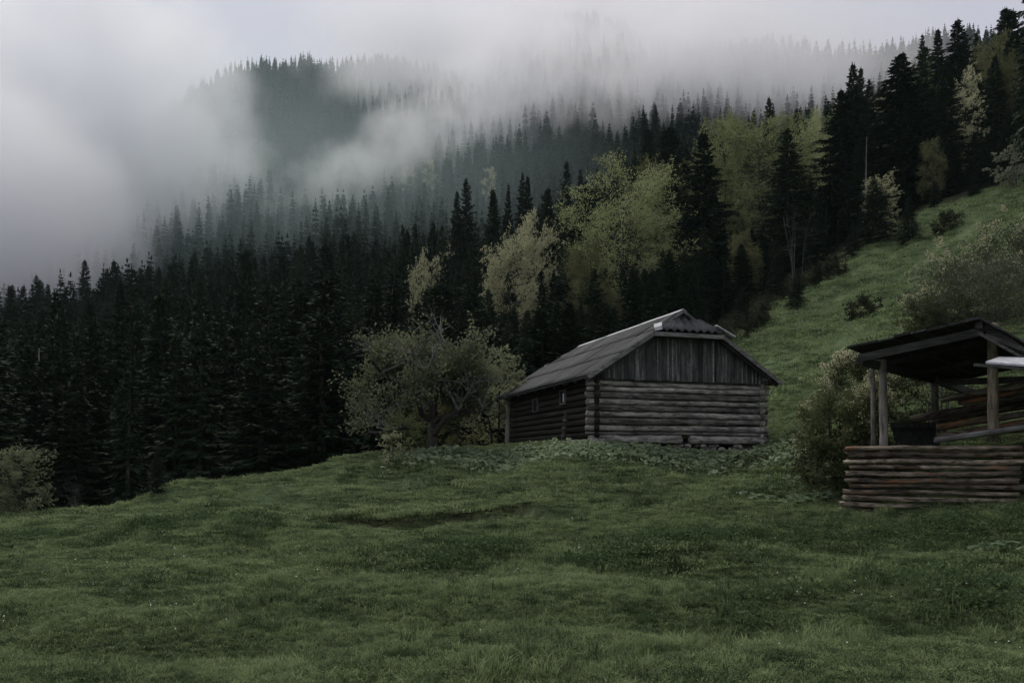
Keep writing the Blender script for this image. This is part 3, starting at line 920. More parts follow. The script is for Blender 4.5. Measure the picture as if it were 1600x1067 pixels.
def instancer(name, pos, rot, scl, idx, sources, kind='stuff'):
    """one object that repeats its source meshes on points"""
    me = bpy.data.meshes.new(name + '_points')
    n_ = len(pos)
    me.vertices.add(n_)
    me.vertices.foreach_set('co', np.asarray(pos, np.float32).ravel())
    for nm, ty, arr in (('turn', 'FLOAT_VECTOR', rot), ('size', 'FLOAT_VECTOR', scl)):
        a = me.attributes.new(nm, ty, 'POINT'); a.data.foreach_set('vector', np.asarray(arr, np.float32).ravel())
    a = me.attributes.new('pick', 'INT', 'POINT'); a.data.foreach_set('value', np.asarray(idx, np.int32))
    o = link(name, me)
    g = bpy.data.node_groups.new(name + '_nodes', 'GeometryNodeTree')
    g.interface.new_socket('Geometry', in_out='INPUT', socket_type='NodeSocketGeometry')
    g.interface.new_socket('Geometry', in_out='OUTPUT', socket_type='NodeSocketGeometry')
    gi = g.nodes.new('NodeGroupInput'); go = g.nodes.new('NodeGroupOutput')
    ip = g.nodes.new('GeometryNodeInstanceOnPoints')
    jn = g.nodes.new('GeometryNodeJoinGeometry')
    for k, me_src in reversed(list(enumerate(sources))):
        so = bpy.data.objects.new(name + '_source', me_src)
        oi = g.nodes.new('GeometryNodeObjectInfo')
        oi.inputs['Object'].default_value = so
        oi.inputs['As Instance'].default_value = True
        g.links.new(oi.outputs['Geometry'], jn.inputs[0])
    def attr(nm, ty):
        t = g.nodes.new('GeometryNodeInputNamedAttribute'); t.data_type = ty
        t.inputs['Name'].default_value = nm
        return [s for s in t.outputs if s.enabled and s.name == 'Attribute'][0]
    er = g.nodes.new('FunctionNodeEulerToRotation')
    g.links.new(attr('turn', 'FLOAT_VECTOR'), er.inputs[0])
    g.links.new(gi.outputs[0], ip.inputs['Points'])
    g.links.new(jn.outputs[0], ip.inputs['Instance'])
    ip.inputs['Pick Instance'].default_value = True
    g.links.new(attr('pick', 'INT'), ip.inputs['Instance Index'])
    g.links.new(er.outputs[0], ip.inputs['Rotation'])
    g.links.new(attr('size', 'FLOAT_VECTOR'), ip.inputs['Scale'])
    g.links.new(ip.outputs[0], go.inputs[0])
    md = o.modifiers.new('repeat', 'NODES'); md.node_group = g
    o['kind'] = kind
    return o


rest = order[N_SINGLE:]
FAR = [far_spruce_mesh(200 + i, Rm=r_) for i, r_ in enumerate((3.0, 2.5, 3.4, 2.8))]
FARB = broadleaf_meshes(260, H=15, Rm=4.5, sprays=260, leaf=0.5, per=7, limbs=14, mat='pale', twigs=0)[1]
n_ = len(rest)
yy = pts[rest, 1]
pick = np.where(yy < 190, rng.randint(0, 6, n_), 6 + rng.randint(0, 4, n_))
hl = hh[rest] / 20.0
wl = hl ** .7 * rng.uniform(0.85, 1.25, n_) * 1.12
fo = instancer('spruce_forest', np.c_[pts[rest], gz[rest] - 0.3], np.c_[np.zeros((n_, 2)), rng.rand(n_) * 6.28], np.c_[wl, wl, hl], pick, [c for t_, c in SPR] + FAR)
tag(fo, 'dense spruce forest covering the mountain slope up into the fog', 'forest')

# broadleaved trees (column, tip row, base-ish depth, radius m, material, mesh)
BEECH = [broadleaf_meshes(300 + i, H=16, Rm=r_, sprays=int(s_ * 1.8), per=15, mat=mt, base=0.12, leaf=lf, limbs=46, trunk_r=.011) for i, (r_, s_, mt, lf) in enumerate([(5.2, 1700, 'spring', .15), (5.6, 1900, 'spring', .15), (4.0, 1100, 'pale', .16), (4.6, 1500, 'olive', .15), (3.2, 800, 'pale', .15)])]
for px_, py_, d, hn, k, wd, lb in BROAD:
    if d > 115: d = depth_for(px_, py_, d, hn)
    q = P(px_, py_, d)
    g0 = H1(q[0], q[1])
    h = max(5.0, q[2] - g0)
    tree('broadleaf_tree', BEECH[k], q[0], q[1], h, 16.0, wd * (16 / h) ** 0.3, rng.rand() * 6.28, lb, 'tree', None, g0)

# ------------------------------------------------------------------ haze and fog
hz_mb = MB(); box(hz_mb, -860, 860, -60, 1260, GZ.min() - 1.0, 470)
m = bpy.data.materials.new('haze_air'); m.use_nodes = True; n = m.node_tree; n.nodes.clear()
o_ = n.nodes.new('ShaderNodeOutputMaterial'); pv = n.nodes.new('ShaderNodeVolumePrincipled')
pv.inputs['Color'].default_value = (0.66, 0.92, 0.93, 1)
pv.inputs['Density'].default_value = 0.00008
n.links.new(pv.outputs[0], o_.inputs['Volume'])
tag(link('haze', hz_mb.mesh('haze', m)), kind='stuff')


def fog_mat(name, dens, nscale, amt, thr, color=(0.985, 0.988, 1.0)):
    m = bpy.data.materials.new(name); m.use_nodes = True; n = m.node_tree; n.nodes.clear()
    o_ = n.nodes.new('ShaderNodeOutputMaterial'); pv = n.nodes.new('ShaderNodeVolumePrincipled')
    pv.inputs['Color'].default_value = (*color, 1)
    pv.inputs['Anisotropy'].default_value = 0.36
    tcn = n.nodes.new('ShaderNodeTexCoord')
    ln = n.nodes.new('ShaderNodeVectorMath'); ln.operation = 'LENGTH'
    n.links.new(tcn.outputs['Object'], ln.inputs[0])
    fall = math_node(n, 'SUBTRACT', 1.0, ln.outputs['Value'], clamp=True)
    geo = n.nodes.new('ShaderNodeNewGeometry')
    nz_ = noise(n, nscale, 4, 0.55, geo.outputs['Position'], (1, 1, 0.8))
    nf_ = noise(n, nscale * 4.2, 3, 0.6, geo.outputs['Position'], (1, 1, 1.0))
    a = math_node(n, 'ADD', math_node(n, 'MULTIPLY', fall, 1.0), math_node(n, 'MULTIPLY', math_node(n, 'SUBTRACT', nz_, 0.5), amt))
    a = math_node(n, 'ADD', a, math_node(n, 'MULTIPLY', math_node(n, 'SUBTRACT', nf_, 0.5), amt * .45))
    a = math_node(n, 'SUBTRACT', a, thr, clamp=True)
    edge = n.nodes.new('ShaderNodeMapRange'); edge.interpolation_type = 'SMOOTHSTEP'
    edge.inputs[1].default_value = 0.0; edge.inputs[2].default_value = 0.25
    n.links.new(fall, edge.inputs[0])
    a = math_node(n, 'MULTIPLY', math_node(n, 'MULTIPLY', a, edge.outputs[0]), dens)
    n.links.new(a, pv.inputs['Density'])
    n.links.new(pv.outputs[0], o_.inputs['Volume'])
    return m


def ico(mat):
    import bmesh
    bm = bmesh.new(); bmesh.ops.create_icosphere(bm, subdivisions=3, radius=1.0)
    me = bpy.data.meshes.new('fog'); bm.to_mesh(me); bm.free(); me.materials.append(mat)
    return me


FG_A = ico(fog_mat('thick_fog', 0.11, 0.014, 1.4, 0.10))
FG_B = ico(fog_mat('drifting_fog', 0.060, 0.019, 2.5, 0.30))
FG_D = ico(fog_mat('pale_fog', 0.045, 0.013, 1.3, 0.10))
FG_C = ico(fog_mat('thin_mist', 0.0034, 0.012, 0.5, 0.05, (0.76, 0.93, 0.92)))
# column, row, depth, half sizes (x, y, z)
for px_, py_, d, sx, sy, sz, me, tl, lb in [
    (75, 190, 300, 96, 85, 78, FG_A, 0.18, 'thick pale fog bank rolling down over the lower forest slope'),
    (-60, 330, 230, 62, 60, 50, FG_A, 0.1, 'low tongue of thick fog sinking towards the valley edge'),
    (880, 185, 370, 125, 80, 50, FG_B, -0.27, 'wide veil of drifting fog across the middle of the mountain'),
    (870, 75, 450, 185, 90, 55, FG_D, 0, 'pale fog cap hiding the mountain ridge'),
    (600, 255, 300, 58, 42, 15, FG_B, -0.5, 'thin fog wisps rising between the slope trees'),
    (480, 330, 290, 160, 140, 70, FG_C, 0.2, 'thin mist greying the lower forest slope'),
    (1230, 110, 330, 95, 75, 40, FG_D, 0.2, 'soft fog behind the upper forest edge'),
]:
    o = link('fog_bank', me, loc=tuple(P(px_, py_, d)), rot=(0, tl, 0))
    o.scale = (sx, sy, sz)
    tag(o, lb, 'fog', None, 'stuff')

# ------------------------------------------------------------------ the log cabin
rng = np.random.RandomState(5)
cabin = link('log_cabin', None, loc=(2.61, 25.0, 0.56), rot=(0, 0, math.atan2(0.308, 0.951)))
tag(cabin, 'old grey log cabin with corrugated half hipped roof standing on the meadow', 'cabin')
CW_, CL_ = 6.07, 8.28
EZ, PITCH, RX, RZ = 2.06, 0.642, 3.035, 4.33
LOGH = [.26, .12, .21, .22, .2, .21, .18, .22, .17, .17, .19]


def roof_z(x):
    return EZ + PITCH * (x + 0.5) if x < RX else EZ + PITCH * (CW_ + 0.5 - x)


def lay_log(parent, a, b, ry, rz, mat, seg=12, name='log', **kw):
    a = np.array(a, float); b = np.array(b, float)
    d = b - a; ln = float(np.linalg.norm(d))
    o = link(name, rough_log(rng, ln, ry, rz, seg, **kw).mesh(name, mat, True), parent, tuple(a))
    o.rotation_euler = (0, -math.asin(d[2] / ln), math.atan2(d[1], d[0]))
    return o


z = 0.0
for i, h in enumerate(LOGH):
    zc = z + h / 2
    ry = 0.10 if i else 0.12
    if i == 0:      # sill beam, with a gap where the vent hole is
        lay_log(cabin, (-0.2, 0, zc), (3.02, 0, zc), ry, h / 2 - .004, M['log_grey'], 8, square=5)
        lay_log(cabin, (3.34, 0, zc), (6.28, 0, zc), ry, h / 2 - .004, M['log_grey'], 8, square=5)
    else:
        lay_log(cabin, (-0.28 + rng.uniform(-.05, .03), 0, zc), (CW_ + 0.25 + rng.uniform(-.04, .05), 0, zc + rng.uniform(-.01, .01)), ry + rng.uniform(-.012, .012), h / 2 * .93, M['log_grey'], 18, wob=.024, square=3.0, taper=.09)
    lay_log(cabin, (0, CL_, zc), (CW_, CL_, zc), ry, h / 2, M['log_grey'], 6)
    z += h
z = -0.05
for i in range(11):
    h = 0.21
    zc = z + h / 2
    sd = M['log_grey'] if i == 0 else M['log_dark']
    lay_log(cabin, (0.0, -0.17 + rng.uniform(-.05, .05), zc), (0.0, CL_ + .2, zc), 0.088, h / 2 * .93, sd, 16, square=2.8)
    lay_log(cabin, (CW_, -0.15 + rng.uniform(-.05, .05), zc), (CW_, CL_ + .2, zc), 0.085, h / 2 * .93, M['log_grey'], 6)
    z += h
# top plates and tie beams that carry the eaves
for x in (-0.02, CW_ + 0.02):
    lay_log(cabin, (x, -0.42, 2.2), (x, CL_ + 1.0, 2.2), 0.1, 0.09, M['rafter'], 6, 'wall_plate', square=5)
# dark board floor and loft closing the inside
mb = MB(); box(mb, 0.05, CW_ - .05, 0.05, CL_ - .05, 2.12, 2.16); link('loft_floor', mb.mesh('loft_floor', M['board_dark']), cabin)

# foundation of field stones under the sill
def stone_mesh(r, sx, sy, sz):
    import bmesh
    bm = bmesh.new(); bmesh.ops.create_icosphere(bm, subdivisions=1, radius=1.0)
    for v in bm.verts:
        v.co *= r.uniform(0.75, 1.15); v.co.x *= sx; v.co.y *= sy; v.co.z *= sz
    me = bpy.data.meshes.new('foundation_stone'); bm.to_mesh(me); bm.free(); me.materials.append(M['stone'])
    return me


stones = [stone_mesh(rng, 0.15, 0.12, 0.08) for _ in range(5)]
for i in range(60):
    x = rng.uniform(-.15, CW_ + .1); rowk = rng.randint(2)
    o = link('foundation_stone', stones[rng.randint(5)], cabin, (x, rng.uniform(-.05, .1), -0.07 - 0.11 * rowk), (rng.rand() * .4, rng.rand() * .4, rng.rand() * 6))
    s = rng.uniform(.6, 1.25); o.scale = (s, s, s)
for i in range(26):
    o = link('foundation_stone', stones[rng.randint(5)], cabin, (rng.uniform(-.05, .1), rng.uniform(0, 8.2), -0.12 - 0.1 * rng.randint(2)), (0, 0, rng.rand() * 6))
mb = MB(); prism(mb, [(-.22, -.26, -.36), (.38, -.26, -.36), (.38, .2, -.36), (-.22, .2, -.36)], [(-.2, -.25, -.02), (.36, -.25, -.03), (.36, .2, -.02), (-.2, .2, -.02)])
o = link('corner_stone', mb.mesh('corner_stone', M['stone']), cabin); o['label'] = 'large squared pale stone under the near corner'
mb = MB(); prism(mb, [(5.8, -.2, -.3), (6.3, -.2, -.3), (6.3, .2, -.3), (5.8, .2, -.3)], [(5.82, -.18, -.03), (6.26, -.18, -.03), (6.26, .2, -.03), (5.82, .2, -.03)])
link('corner_stone', mb.mesh('corner_stone', M['stone']), cabin)

# gable of upright boards with battens
HIPZ = 3.47
x = 0.12
k = 0
while x < CW_ - 0.14:
    w = rng.uniform(0.13, 0.25)
    x1 = min(x + w, CW_ - 0.12)
    zt0 = min(roof_z(x) - 0.13, HIPZ); zt1 = min(roof_z(x1 - .012) - 0.13, HIPZ)
    zb = 2.02 + rng.uniform(-.025, .015)
    y0 = -0.155 - rng.uniform(0, .018)
    if min(zt0, zt1) > zb + 0.03:
        mb = MB()
        prism(mb, [(x, y0, zb), (x1 - .012, y0, zb), (x1 - .012, y0 + .03, zb), (x, y0 + .03, zb)], [(x, y0, zt0), (x1 - .012, y0, zt1), (x1 - .012, y0 + .03, zt1), (x, y0 + .03, zt0)])
        link('gable_board', mb.mesh('gable_board', M['board_dark'] if rng.rand() < .55 else M['board']), cabin)
        if rng.rand() < 0.72:
            bw = rng.uniform(.035, .055)
            zt = min(roof_z(x1) - 0.15, HIPZ)
            if zt > zb + .05:
                mb = MB(); box(mb, x1 - bw / 2, x1 + bw / 2, y0 - .024, y0 - .003, zb + .01, zt)
                link('batten', mb.mesh('batten', M['trim'] if rng.rand() < .5 else M['board']), cabin)
    x = x1
for y0 in (CL_ + .12,):     # the far gable, one board wall of the same kind
    x = 0.1
    while x < CW_ - .3:
        mb = MB(); x1 = x + .4
        prism(mb, [(x, y0, 2.02), (x1 - .01, y0, 2.02), (x1 - .01, y0 + .03, 2.02), (x, y0 + .03, 2.02)], [(x, y0, min(roof_z(x) - .13, HIPZ)), (x1 - .01, y0, min(roof_z(x1) - .13, HIPZ)), (x1 - .01, y0 + .03, min(roof_z(x1) - .13, HIPZ)), (x, y0 + .03, min(roof_z(x) - .13, HIPZ))])
        link('gable_board', mb.mesh('gable_board', M['board_dark']), cabin); x = x1
mb = MB(); box(mb, .02, CW_ - .02, -.12, -.08, 2.0, 2.14); link('gable_sill', mb.mesh('gable_sill', M['rafter']), cabin)

# roof: a board deck carrying corrugated sheets; both ends half hipped
YF, YB = -0.55, 9.46
XH0, XH1 = 1.80, 2.46        # where the hip starts and ends along the slope


def y_front(x):
    return np.interp(x, [-0.6, XH0, XH1, RX], [YF, YF, -0.10, -0.16])


def y_back(x):
    return np.interp(x, [-0.6, XH0, XH1, RX], [YB, YB, 8.36, 8.42])


nrm = np.array([-PITCH, 1.0]) / math.hypot(1, PITCH)     # outward normal of the left slope in x, z
roof = None
for side in (0, 1):
    fx = (lambda q: q) if side == 0 else (lambda q: CW_ - q)
    mb = MB()
    xs = np.array([-0.46, 0.5, XH0, (XH0 + XH1) / 2, XH1, RX])
    top_, bot_ = [], []
    for dz, lst in ((-0.035, top_), (-0.085, bot_)):
        for xx in xs:
            for yv in (float(y_front(xx)) + .03, float(y_back(xx)) - .03):
                lst.append((fx(xx), yv, EZ + PITCH * (xx + .5) + dz))
    V = np.array(top_ + bot_); F = []
    n6 = len(xs)
    for i in range(n6 - 1):
        F += [[2 * i, 2 * i + 1, 2 * i + 3, 2 * i + 2], [2 * n6 + 2 * i, 2 * n6 + 2 * i + 2, 2 * n6 + 2 * i + 3, 2 * n6 + 2 * i + 1],
              [2 * i, 2 * i + 2, 2 * n6 + 2 * i + 2, 2 * n6 + 2 * i], [2 * i + 1, 2 * n6 + 2 * i + 1, 2 * n6 + 2 * i + 3, 2 * i + 3]]
    F += [[0, 2 * n6, 2 * n6 + 1, 1]]
    mb.add(V, np.array(F))
    deck = link('roof', mb.mesh('roof_deck', M['rafter']), cabin)
    rows, cols = 3, 9
    xe = np.linspace(-0.5, RX + .02, rows + 1)
    ye = np.linspace(YF, YB, cols + 1)
    for r_ in range(rows):
        for c_ in range(cols):
            x0, x1 = xe[r_] - (.07 if r_ else 0.0) + rng.uniform(-.012, .012), xe[r_ + 1]
            u = np.linspace(0, 1, 5); nv = 43
            yy_ = np.linspace(ye[c_] - .02, ye[c_ + 1] + .05, nv)
            tlt = rng.uniform(-.006, .006)
            V = np.zeros((5, nv, 3))
            for a_, uu in enumerate(u):
                xx = x0 + (x1 - x0) * uu
                lo, hi = float(y_front(xx)), float(y_back(xx))
                yc = np.clip(yy_, lo, hi)
                hgt = 0.024 * np.sin(yc / 0.17 * 2 * pi) + 0.004 + 0.014 * (1 - uu) + tlt * (yy_ - yy_.mean()) + 0.004 * (c_ % 2) + 0.006 * sin(xx * 3 + c_)
                base = EZ + PITCH * (xx + .5)
                V[a_, :, 0] = xx + nrm[0] * hgt; V[a_, :, 1] = yc; V[a_, :, 2] = base + nrm[1] * hgt
            if np.ptp(V[:, :, 1]) < 0.05: continue
            V2 = V.copy(); V2[..., 0] -= nrm[0] * .012; V2[..., 2] -= nrm[1] * .012
            if side: V[..., 0] = CW_ - V[..., 0]; V2[..., 0] = CW_ - V2[..., 0]
            mb = MB()
            i_ = np.arange(4)[:, None] * nv; j_ = np.arange(nv - 1)[None]
            F = np.stack([i_ + j_, i_ + nv + j_, i_ + nv + j_ + 1, i_ + j_ + 1], -1).reshape(-1, 4)
            mb.add(V.reshape(-1, 3), F); mb.add(V2.reshape(-1, 3), F[:, ::-1])
            e = np.arange(nv - 1); N5 = 5 * nv
            mb.f.append(np.c_[e, e + 1, N5 + e + 1, N5 + e])
            link('roof_sheet', mb.mesh('roof_sheet', M['roof'], True), deck)

# hips: broad ribbed tiles under a small gablet
for end in (0, 1):
    my = (lambda q: q) if end == 0 else (lambda q: 8.26 - q)
    hz0, hz1 = 3.50, 3.98
    mb = MB(); nv = 57
    xx = np.linspace(0, 1, nv); V = np.zeros((4, nv, 3))
    for a_, uu in enumerate(np.linspace(0, 1, 4)):
        xl = XH0 - .05 + (XH1 - XH0 + .02) * uu
        xs = xl + (CW_ - 2 * xl) * xx
        V[a_, :, 0] = xs
        V[a_, :, 1] = [my(-0.66 + 0.52 * uu)] * nv
        V[a_, :, 2] = hz0 + (hz1 - hz0) * uu + 0.10 * np.abs(np.sin(xs / 0.27 * pi)) + .02 * (1 - uu)
    i_ = np.arange(3)[:, None] * nv; j_ = np.arange(nv - 1)[None]
    F = np.stack([i_ + j_, i_ + j_ + 1, i_ + nv + j_ + 1, i_ + nv + j_], -1).reshape(-1, 4)
    if end: F = F[:, ::-1]
    mb.add(V.reshape(-1, 3), F)
    V2 = V.copy(); V2[..., 2] -= .03
    mb.add(V2.reshape(-1, 3), F[:, ::-1])
    e = np.arange(nv - 1); mb.f.append(np.c_[e, 4 * nv + e, 4 * nv + e + 1, e + 1])
    o = link('hip_roof', mb.mesh('hip_roof', M['roof'], True), cabin)
    # rail under the hip tiles
    mb = MB(); y0, y1 = sorted((my(-0.62), my(-0.58))); box(mb, XH0 - .02, CW_ - XH0 + .02, y0, y1, 3.37, 3.50); link('eave_board', mb.mesh('eave_board', M['trim']), cabin)
    mb = MB(); y0, y1 = sorted((my(-0.58), my(-0.1))); box(mb, XH0 + .02, CW_ - XH0 - .02, y0, y1, 3.38, 3.42); link('soffit', mb.mesh('soffit', M['board_dark']), cabin)
    # gablet boards
    for xa in np.arange(2.30, 3.75, 0.155):
        xb = xa + .145
        za = min(RZ - .05 - abs(xa - RX) * PITCH, RZ - .05); zb_ = min(RZ - .05 - abs(xb - RX) * PITCH, RZ - .05)
        if max(za, zb_) < 3.9: continue
        y0, y1 = sorted((my(-0.075), my(-0.05)))
        mb = MB(); prism(mb, [(xa, y0, 3.78), (xb, y0, 3.78), (xb, y1, 3.78), (xa, y1, 3.78)], [(xa, y0, za), (xb, y0, zb_), (xb, y1, zb_), (xa, y1, za)])
        link('gablet_board', mb.mesh('gablet_board', M['board_dark']), cabin)
    for sg in (-1, 1):      # rake trim of the gablet
        mb = MB(); beam(mb, (RX + sg * .0, my(-.17), RZ - .045), (RX + sg * .66, my(-.17), RZ - .045 - .66 * PITCH), .03, .085)
        link('rake_board', mb.mesh('rake_board', M['trim']), cabin)
        # rake trim of the main roof
        xa = RX - sg * (RX - XH0); xb = RX + -sg * (RX + .47)
        za = roof_z(XH0) - .08; zb_ = roof_z(-.47) - .08
        mb = MB(); beam(mb, (xa, my(-.535), za), (xb, my(-.535), zb_), .035, .13)
        link('rake_board', mb.mesh('rake_board', M['trim']), cabin)
        # a second, set back barge timber below it
        mb = MB(); beam(mb, (xa, my(-.40), za - .1), (xb * .94 + .06 * RX, my(-.40), zb_ + .02), .05, .09)
        link('barge_timber', mb.mesh('barge_timber', M['rafter']), cabin)
# bent pale flashings where the front hip meets the slopes
mb = MB(); prism(mb, [(1.72, -.70, 3.50), (1.98, -.72, 3.56), (2.1, -.45, 3.74), (1.84, -.43, 3.66)], [(1.70, -.70, 3.60), (1.96, -.72, 3.68), (2.1, -.45, 3.84), (1.82, -.43, 3.76)])
o = link('flashing', mb.mesh('flashing', M['metal']), cabin); o['label'] = 'small bright folded metal piece at one corner of the hip'
mb = MB(); beam(mb, (3.95, -.62, 3.79), (4.62, -.66, 3.45), .16, .03)
o = link('flashing', mb.mesh('flashing', M['metal']), cabin); o['label'] = 'long bright metal strip along the other corner of the hip'
# ridge caps
for i in range(6):
    y0 = -0.17 + i * 1.432; y1 = y0 + 1.46
    mb = MB()
    zz = .035 + .006 * (i % 2)
    for sg in (-1, 1):
        d = .13
        prism(mb, [(RX, y0, RZ + zz - .012), (RX + sg * d, y0, RZ + zz - .012 - d * PITCH), (RX + sg * d, y1, RZ + zz - .012 - d * PITCH), (RX, y1, RZ + zz - .012)],
              [(RX, y0, RZ + zz), (RX + sg * d, y0, RZ + zz - d * PITCH), (RX + sg * d, y1, RZ + zz - d * PITCH), (RX, y1, RZ + zz)])
    link('ridge_cap', mb.mesh('ridge_cap', M['zinc']), cabin)
# rear hip verge strip
mb = MB(); beam(mb, (XH1 - .05, 8.38, roof_z(XH1) + .0), (XH0, 9.42, roof_z(XH0) + .01), .12, .025); link('verge_strip', mb.mesh('verge_strip', M['zinc']), cabin)
# rafters' tails under the left eave
for y in np.arange(-.3, 9.3, .95):
    for sg, fx in ((0, lambda q: q), (1, lambda q: CW_ - q)):
        mb = MB(); beam(mb, (fx(-.44), y, roof_z(-.44) - .14), (fx(.35), y, roof_z(.35) - .14), .09, .1); link('rafter', mb.mesh('rafter', M['rafter']), cabin)

# windows in the dark side wall
for y, zc, w, h, lb in ((2.47, 1.62, .50, .50, 'small window with something white hung inside'), (5.25, 1.53, .55, .52, 'small window with dark empty panes')):
    fr = MB()
    for (a0, a1, b0, b1) in ((y - w / 2, y + w / 2, zc + h / 2 - .05, zc + h / 2), (y - w / 2, y + w / 2, zc - h / 2, zc - h / 2 + .05), (y - w / 2, y - w / 2 + .06, zc - h / 2 + .05, zc + h / 2 - .05), (y + w / 2 - .06, y + w / 2, zc - h / 2 + .05, zc + h / 2 - .05)):
        box(fr, -.15, -.07, a0, a1, b0, b1)
    o = link('window', fr.mesh('window_frame', M['board']), cabin); o['label'] = lb
    mb = MB(); box(mb, -.118, -.108, y - w / 2 + .06, y + w / 2 - .06, zc - h / 2 + .05, zc + h / 2 - .05); link('pane', mb.mesh('pane', M['glass']), o)
    mb = MB(); box(mb, -.13, -.1185, y - .015, y + .015, zc - h / 2 + .05, zc + h / 2 - .05); link('glazing_bar', mb.mesh('glazing_bar', M['rafter']), o)
    if y < 3:
        mb = MB(); box(mb, -.126, -.119, y - .12, y - .03, zc - .16, zc + .13); link('curtain', mb.mesh('curtain', M['cloth']), o)
# pale plank along the foot of the side wall
mb = MB(); prism(mb, [(-.20, .1, -.16), (-.13, .1, -.16), (-.13, 7.8, -.30), (-.20, 7.8, -.30)], [(-.18, .1, .04), (-.13, .1, .04), (-.13, 7.8, -.1), (-.18, 7.8, -.1)])
link('skirting_plank', mb.mesh('skirting_plank', M['trim']), cabin)
# the post at the far eave corner
mb = MB(); zz = np.linspace(-.75, 2.1, 6); tube(mb, np.c_[-.12 + .02 * zz, np.full(6, 8.75), zz], [.11, .1, .1, .095, .09, .085], 9)
link('eave_post', mb.mesh('eave_post', M['post_pale'], True), cabin)

# a short home made ladder leaning on the side wall
mw = cabin.matrix_basis.copy()
lad = link('ladder', None, loc=mw @ __import__('mathutils').Vector((-.42, 1.78, -.1)), rot=(0, 0, cabin.rotation_euler.z))
tag(lad, 'short narrow weathered ladder leaning upright against the dark side wall', 'ladder')
for y in (-.11, .11):
    mb = MB(); beam(mb, (0, y, -.15), (.16, y * .9, 1.2), .045, .05); link('rail', mb.mesh('rail', M['rafter']), lad)
for k in range(5):
    t_ = .12 + k * .26; mb = MB(); beam(mb, (.16 * (t_ + .15) / 1.35 - .03, -.14, t_), (.16 * (t_ + .15) / 1.35 - .03, .14, t_), .04, .035); link('rung', mb.mesh('rung', M['board']), lad)

# ------------------------------------------------------------------ the open shed
rng = np.random.RandomState(9)
U = np.array([0.88, -0.475, 0.0])        # along its front, towards the viewer's right
A0 = np.array([6.98, 16.6, -1.05])      # front foot of the log wall
shed = link('log_shed', None, loc=tuple(A0), rot=(0, 0, math.atan2(U[1], U[0])))
tag(shed, 'open tumbledown log shed with low log wall and sagging roof on posts', 'shed')
SM = np.array([[U[0], U[1]], [-U[1], U[0]]])


def sl(p):
    """world -> shed coordinates"""
    d = np.array(p, float) - A0
    return np.r_[SM @ d[:2], d[2]]


def pose_log(parent, a, b, ry, rz, mat, seg=12, name='log', **kw):
    return lay_log(parent, sl(a), sl(b), ry, rz, mat, seg, name, **kw)


zc = -.04
hs = [.125, .135, .125, .13, .12, .128, .135, .125, .12, .13, .13]
for i, h in enumerate(hs):
    ext = [-.08, -.12, -.05, -.07, .05, -.02, .01, .04, -.01, .02, 0][i]
    lay_log(shed, (ext + rng.uniform(-.03, .03), rng.uniform(-.02, .02), zc + h / 2), (3.02 + rng.uniform(-.06, .16), rng.uniform(-.03, .01), zc + h / 2 + rng.uniform(-.012, .012)), .1, h / 2 * rng.uniform(.70, .84), M['log_shed'], 20, wob=.026, square=3.4, taper=.1, chop=.05)
    # logs of the return walls
    lay_log(shed, (2.86, .03 + rng.uniform(-.05, .05), zc + .03), (2.86, 3.4, zc + .03), .095, h / 2 * .86, M['log_shed'], 8, wob=.02)
    lay_log(shed, (.14, .12, zc + .02), (.14, 3.4, zc + .02), .09, h / 2 * .8, M['log_shed'], 6)
    lay_log(shed, (0, 3.3, zc), (3.0, 3.3, zc), .09, h / 2 * .9, M['log_shed'], 6)
    zc += h
# boards lying along the top of the front wall
pose_log(shed, P(1462, 688, 16.0), P(1640, 662, 14.6), .09, .055, M['trim'], 8, 'rail_plank', square=4)
# the inner stack wall of peeled logs rising to the right
rows_ = [((1424, 656), (1690, 598), 0), ((1468, 626), (1700, 580), 1), ((1500, 630), (1700, 592), 0), ((1466, 657), (1700, 610), 0), ((1464, 667), (1700, 628), 1), ((1504, 676), (1700, 640), 1), ((1464, 680), (1700, 655), 0)]
rows_ = [((1472, 624), (1690, 584), 0), ((1498, 629), (1690, 596), 1), ((1424, 655), (1690, 607), 0), ((1466, 655), (1690, 620), 0), ((1464, 668), (1690, 632), 1), ((1506, 675), (1690, 645), 1), ((1464, 682), (1690, 660), 0)]
for (a, b_, wm) in rows_:
    d0 = 18.0 if a[0] > 1430 else 17.7
    pose_log(shed, P(a[0], a[1], d0 + rng.uniform(-.06, .06)), P(b_[0], b_[1], 16.4), .10, .082 if not wm else .07, M['log_inner'] if wm else M['log_shed'], 14, square=2.8, wob=.014)
# posts
for (px_, d, yt, yb, r_, tl) in ((1379, 16.75, 562, 708, .085, .01), (1363, 17.3, 568, 700, .055, .01), (1460, 18.9, 588, 690, .085, 0), (1550, 15.55, 505, 690, .095, -.005), (1690, 14.6, 560, 760, .09, 0)):
    a = P(px_ + 2, yb, d); b_ = P(px_, yt, d)
    mb = MB(); u = np.linspace(0, 1, 9)
    pts_ = np.array([sl(a * (1 - t_) + b_ * t_) for t_ in u]); pts_[:, :2] += rng.uniform(-.007, .007, (9, 2))
    tube(mb, pts_, r_ * (1.06 - .14 * u) + rng.uniform(-.004, .004, 9), 10)
    link('post', mb.mesh('post', M['post_peeled'] if px_ == 1550 else M['post'], True), shed)
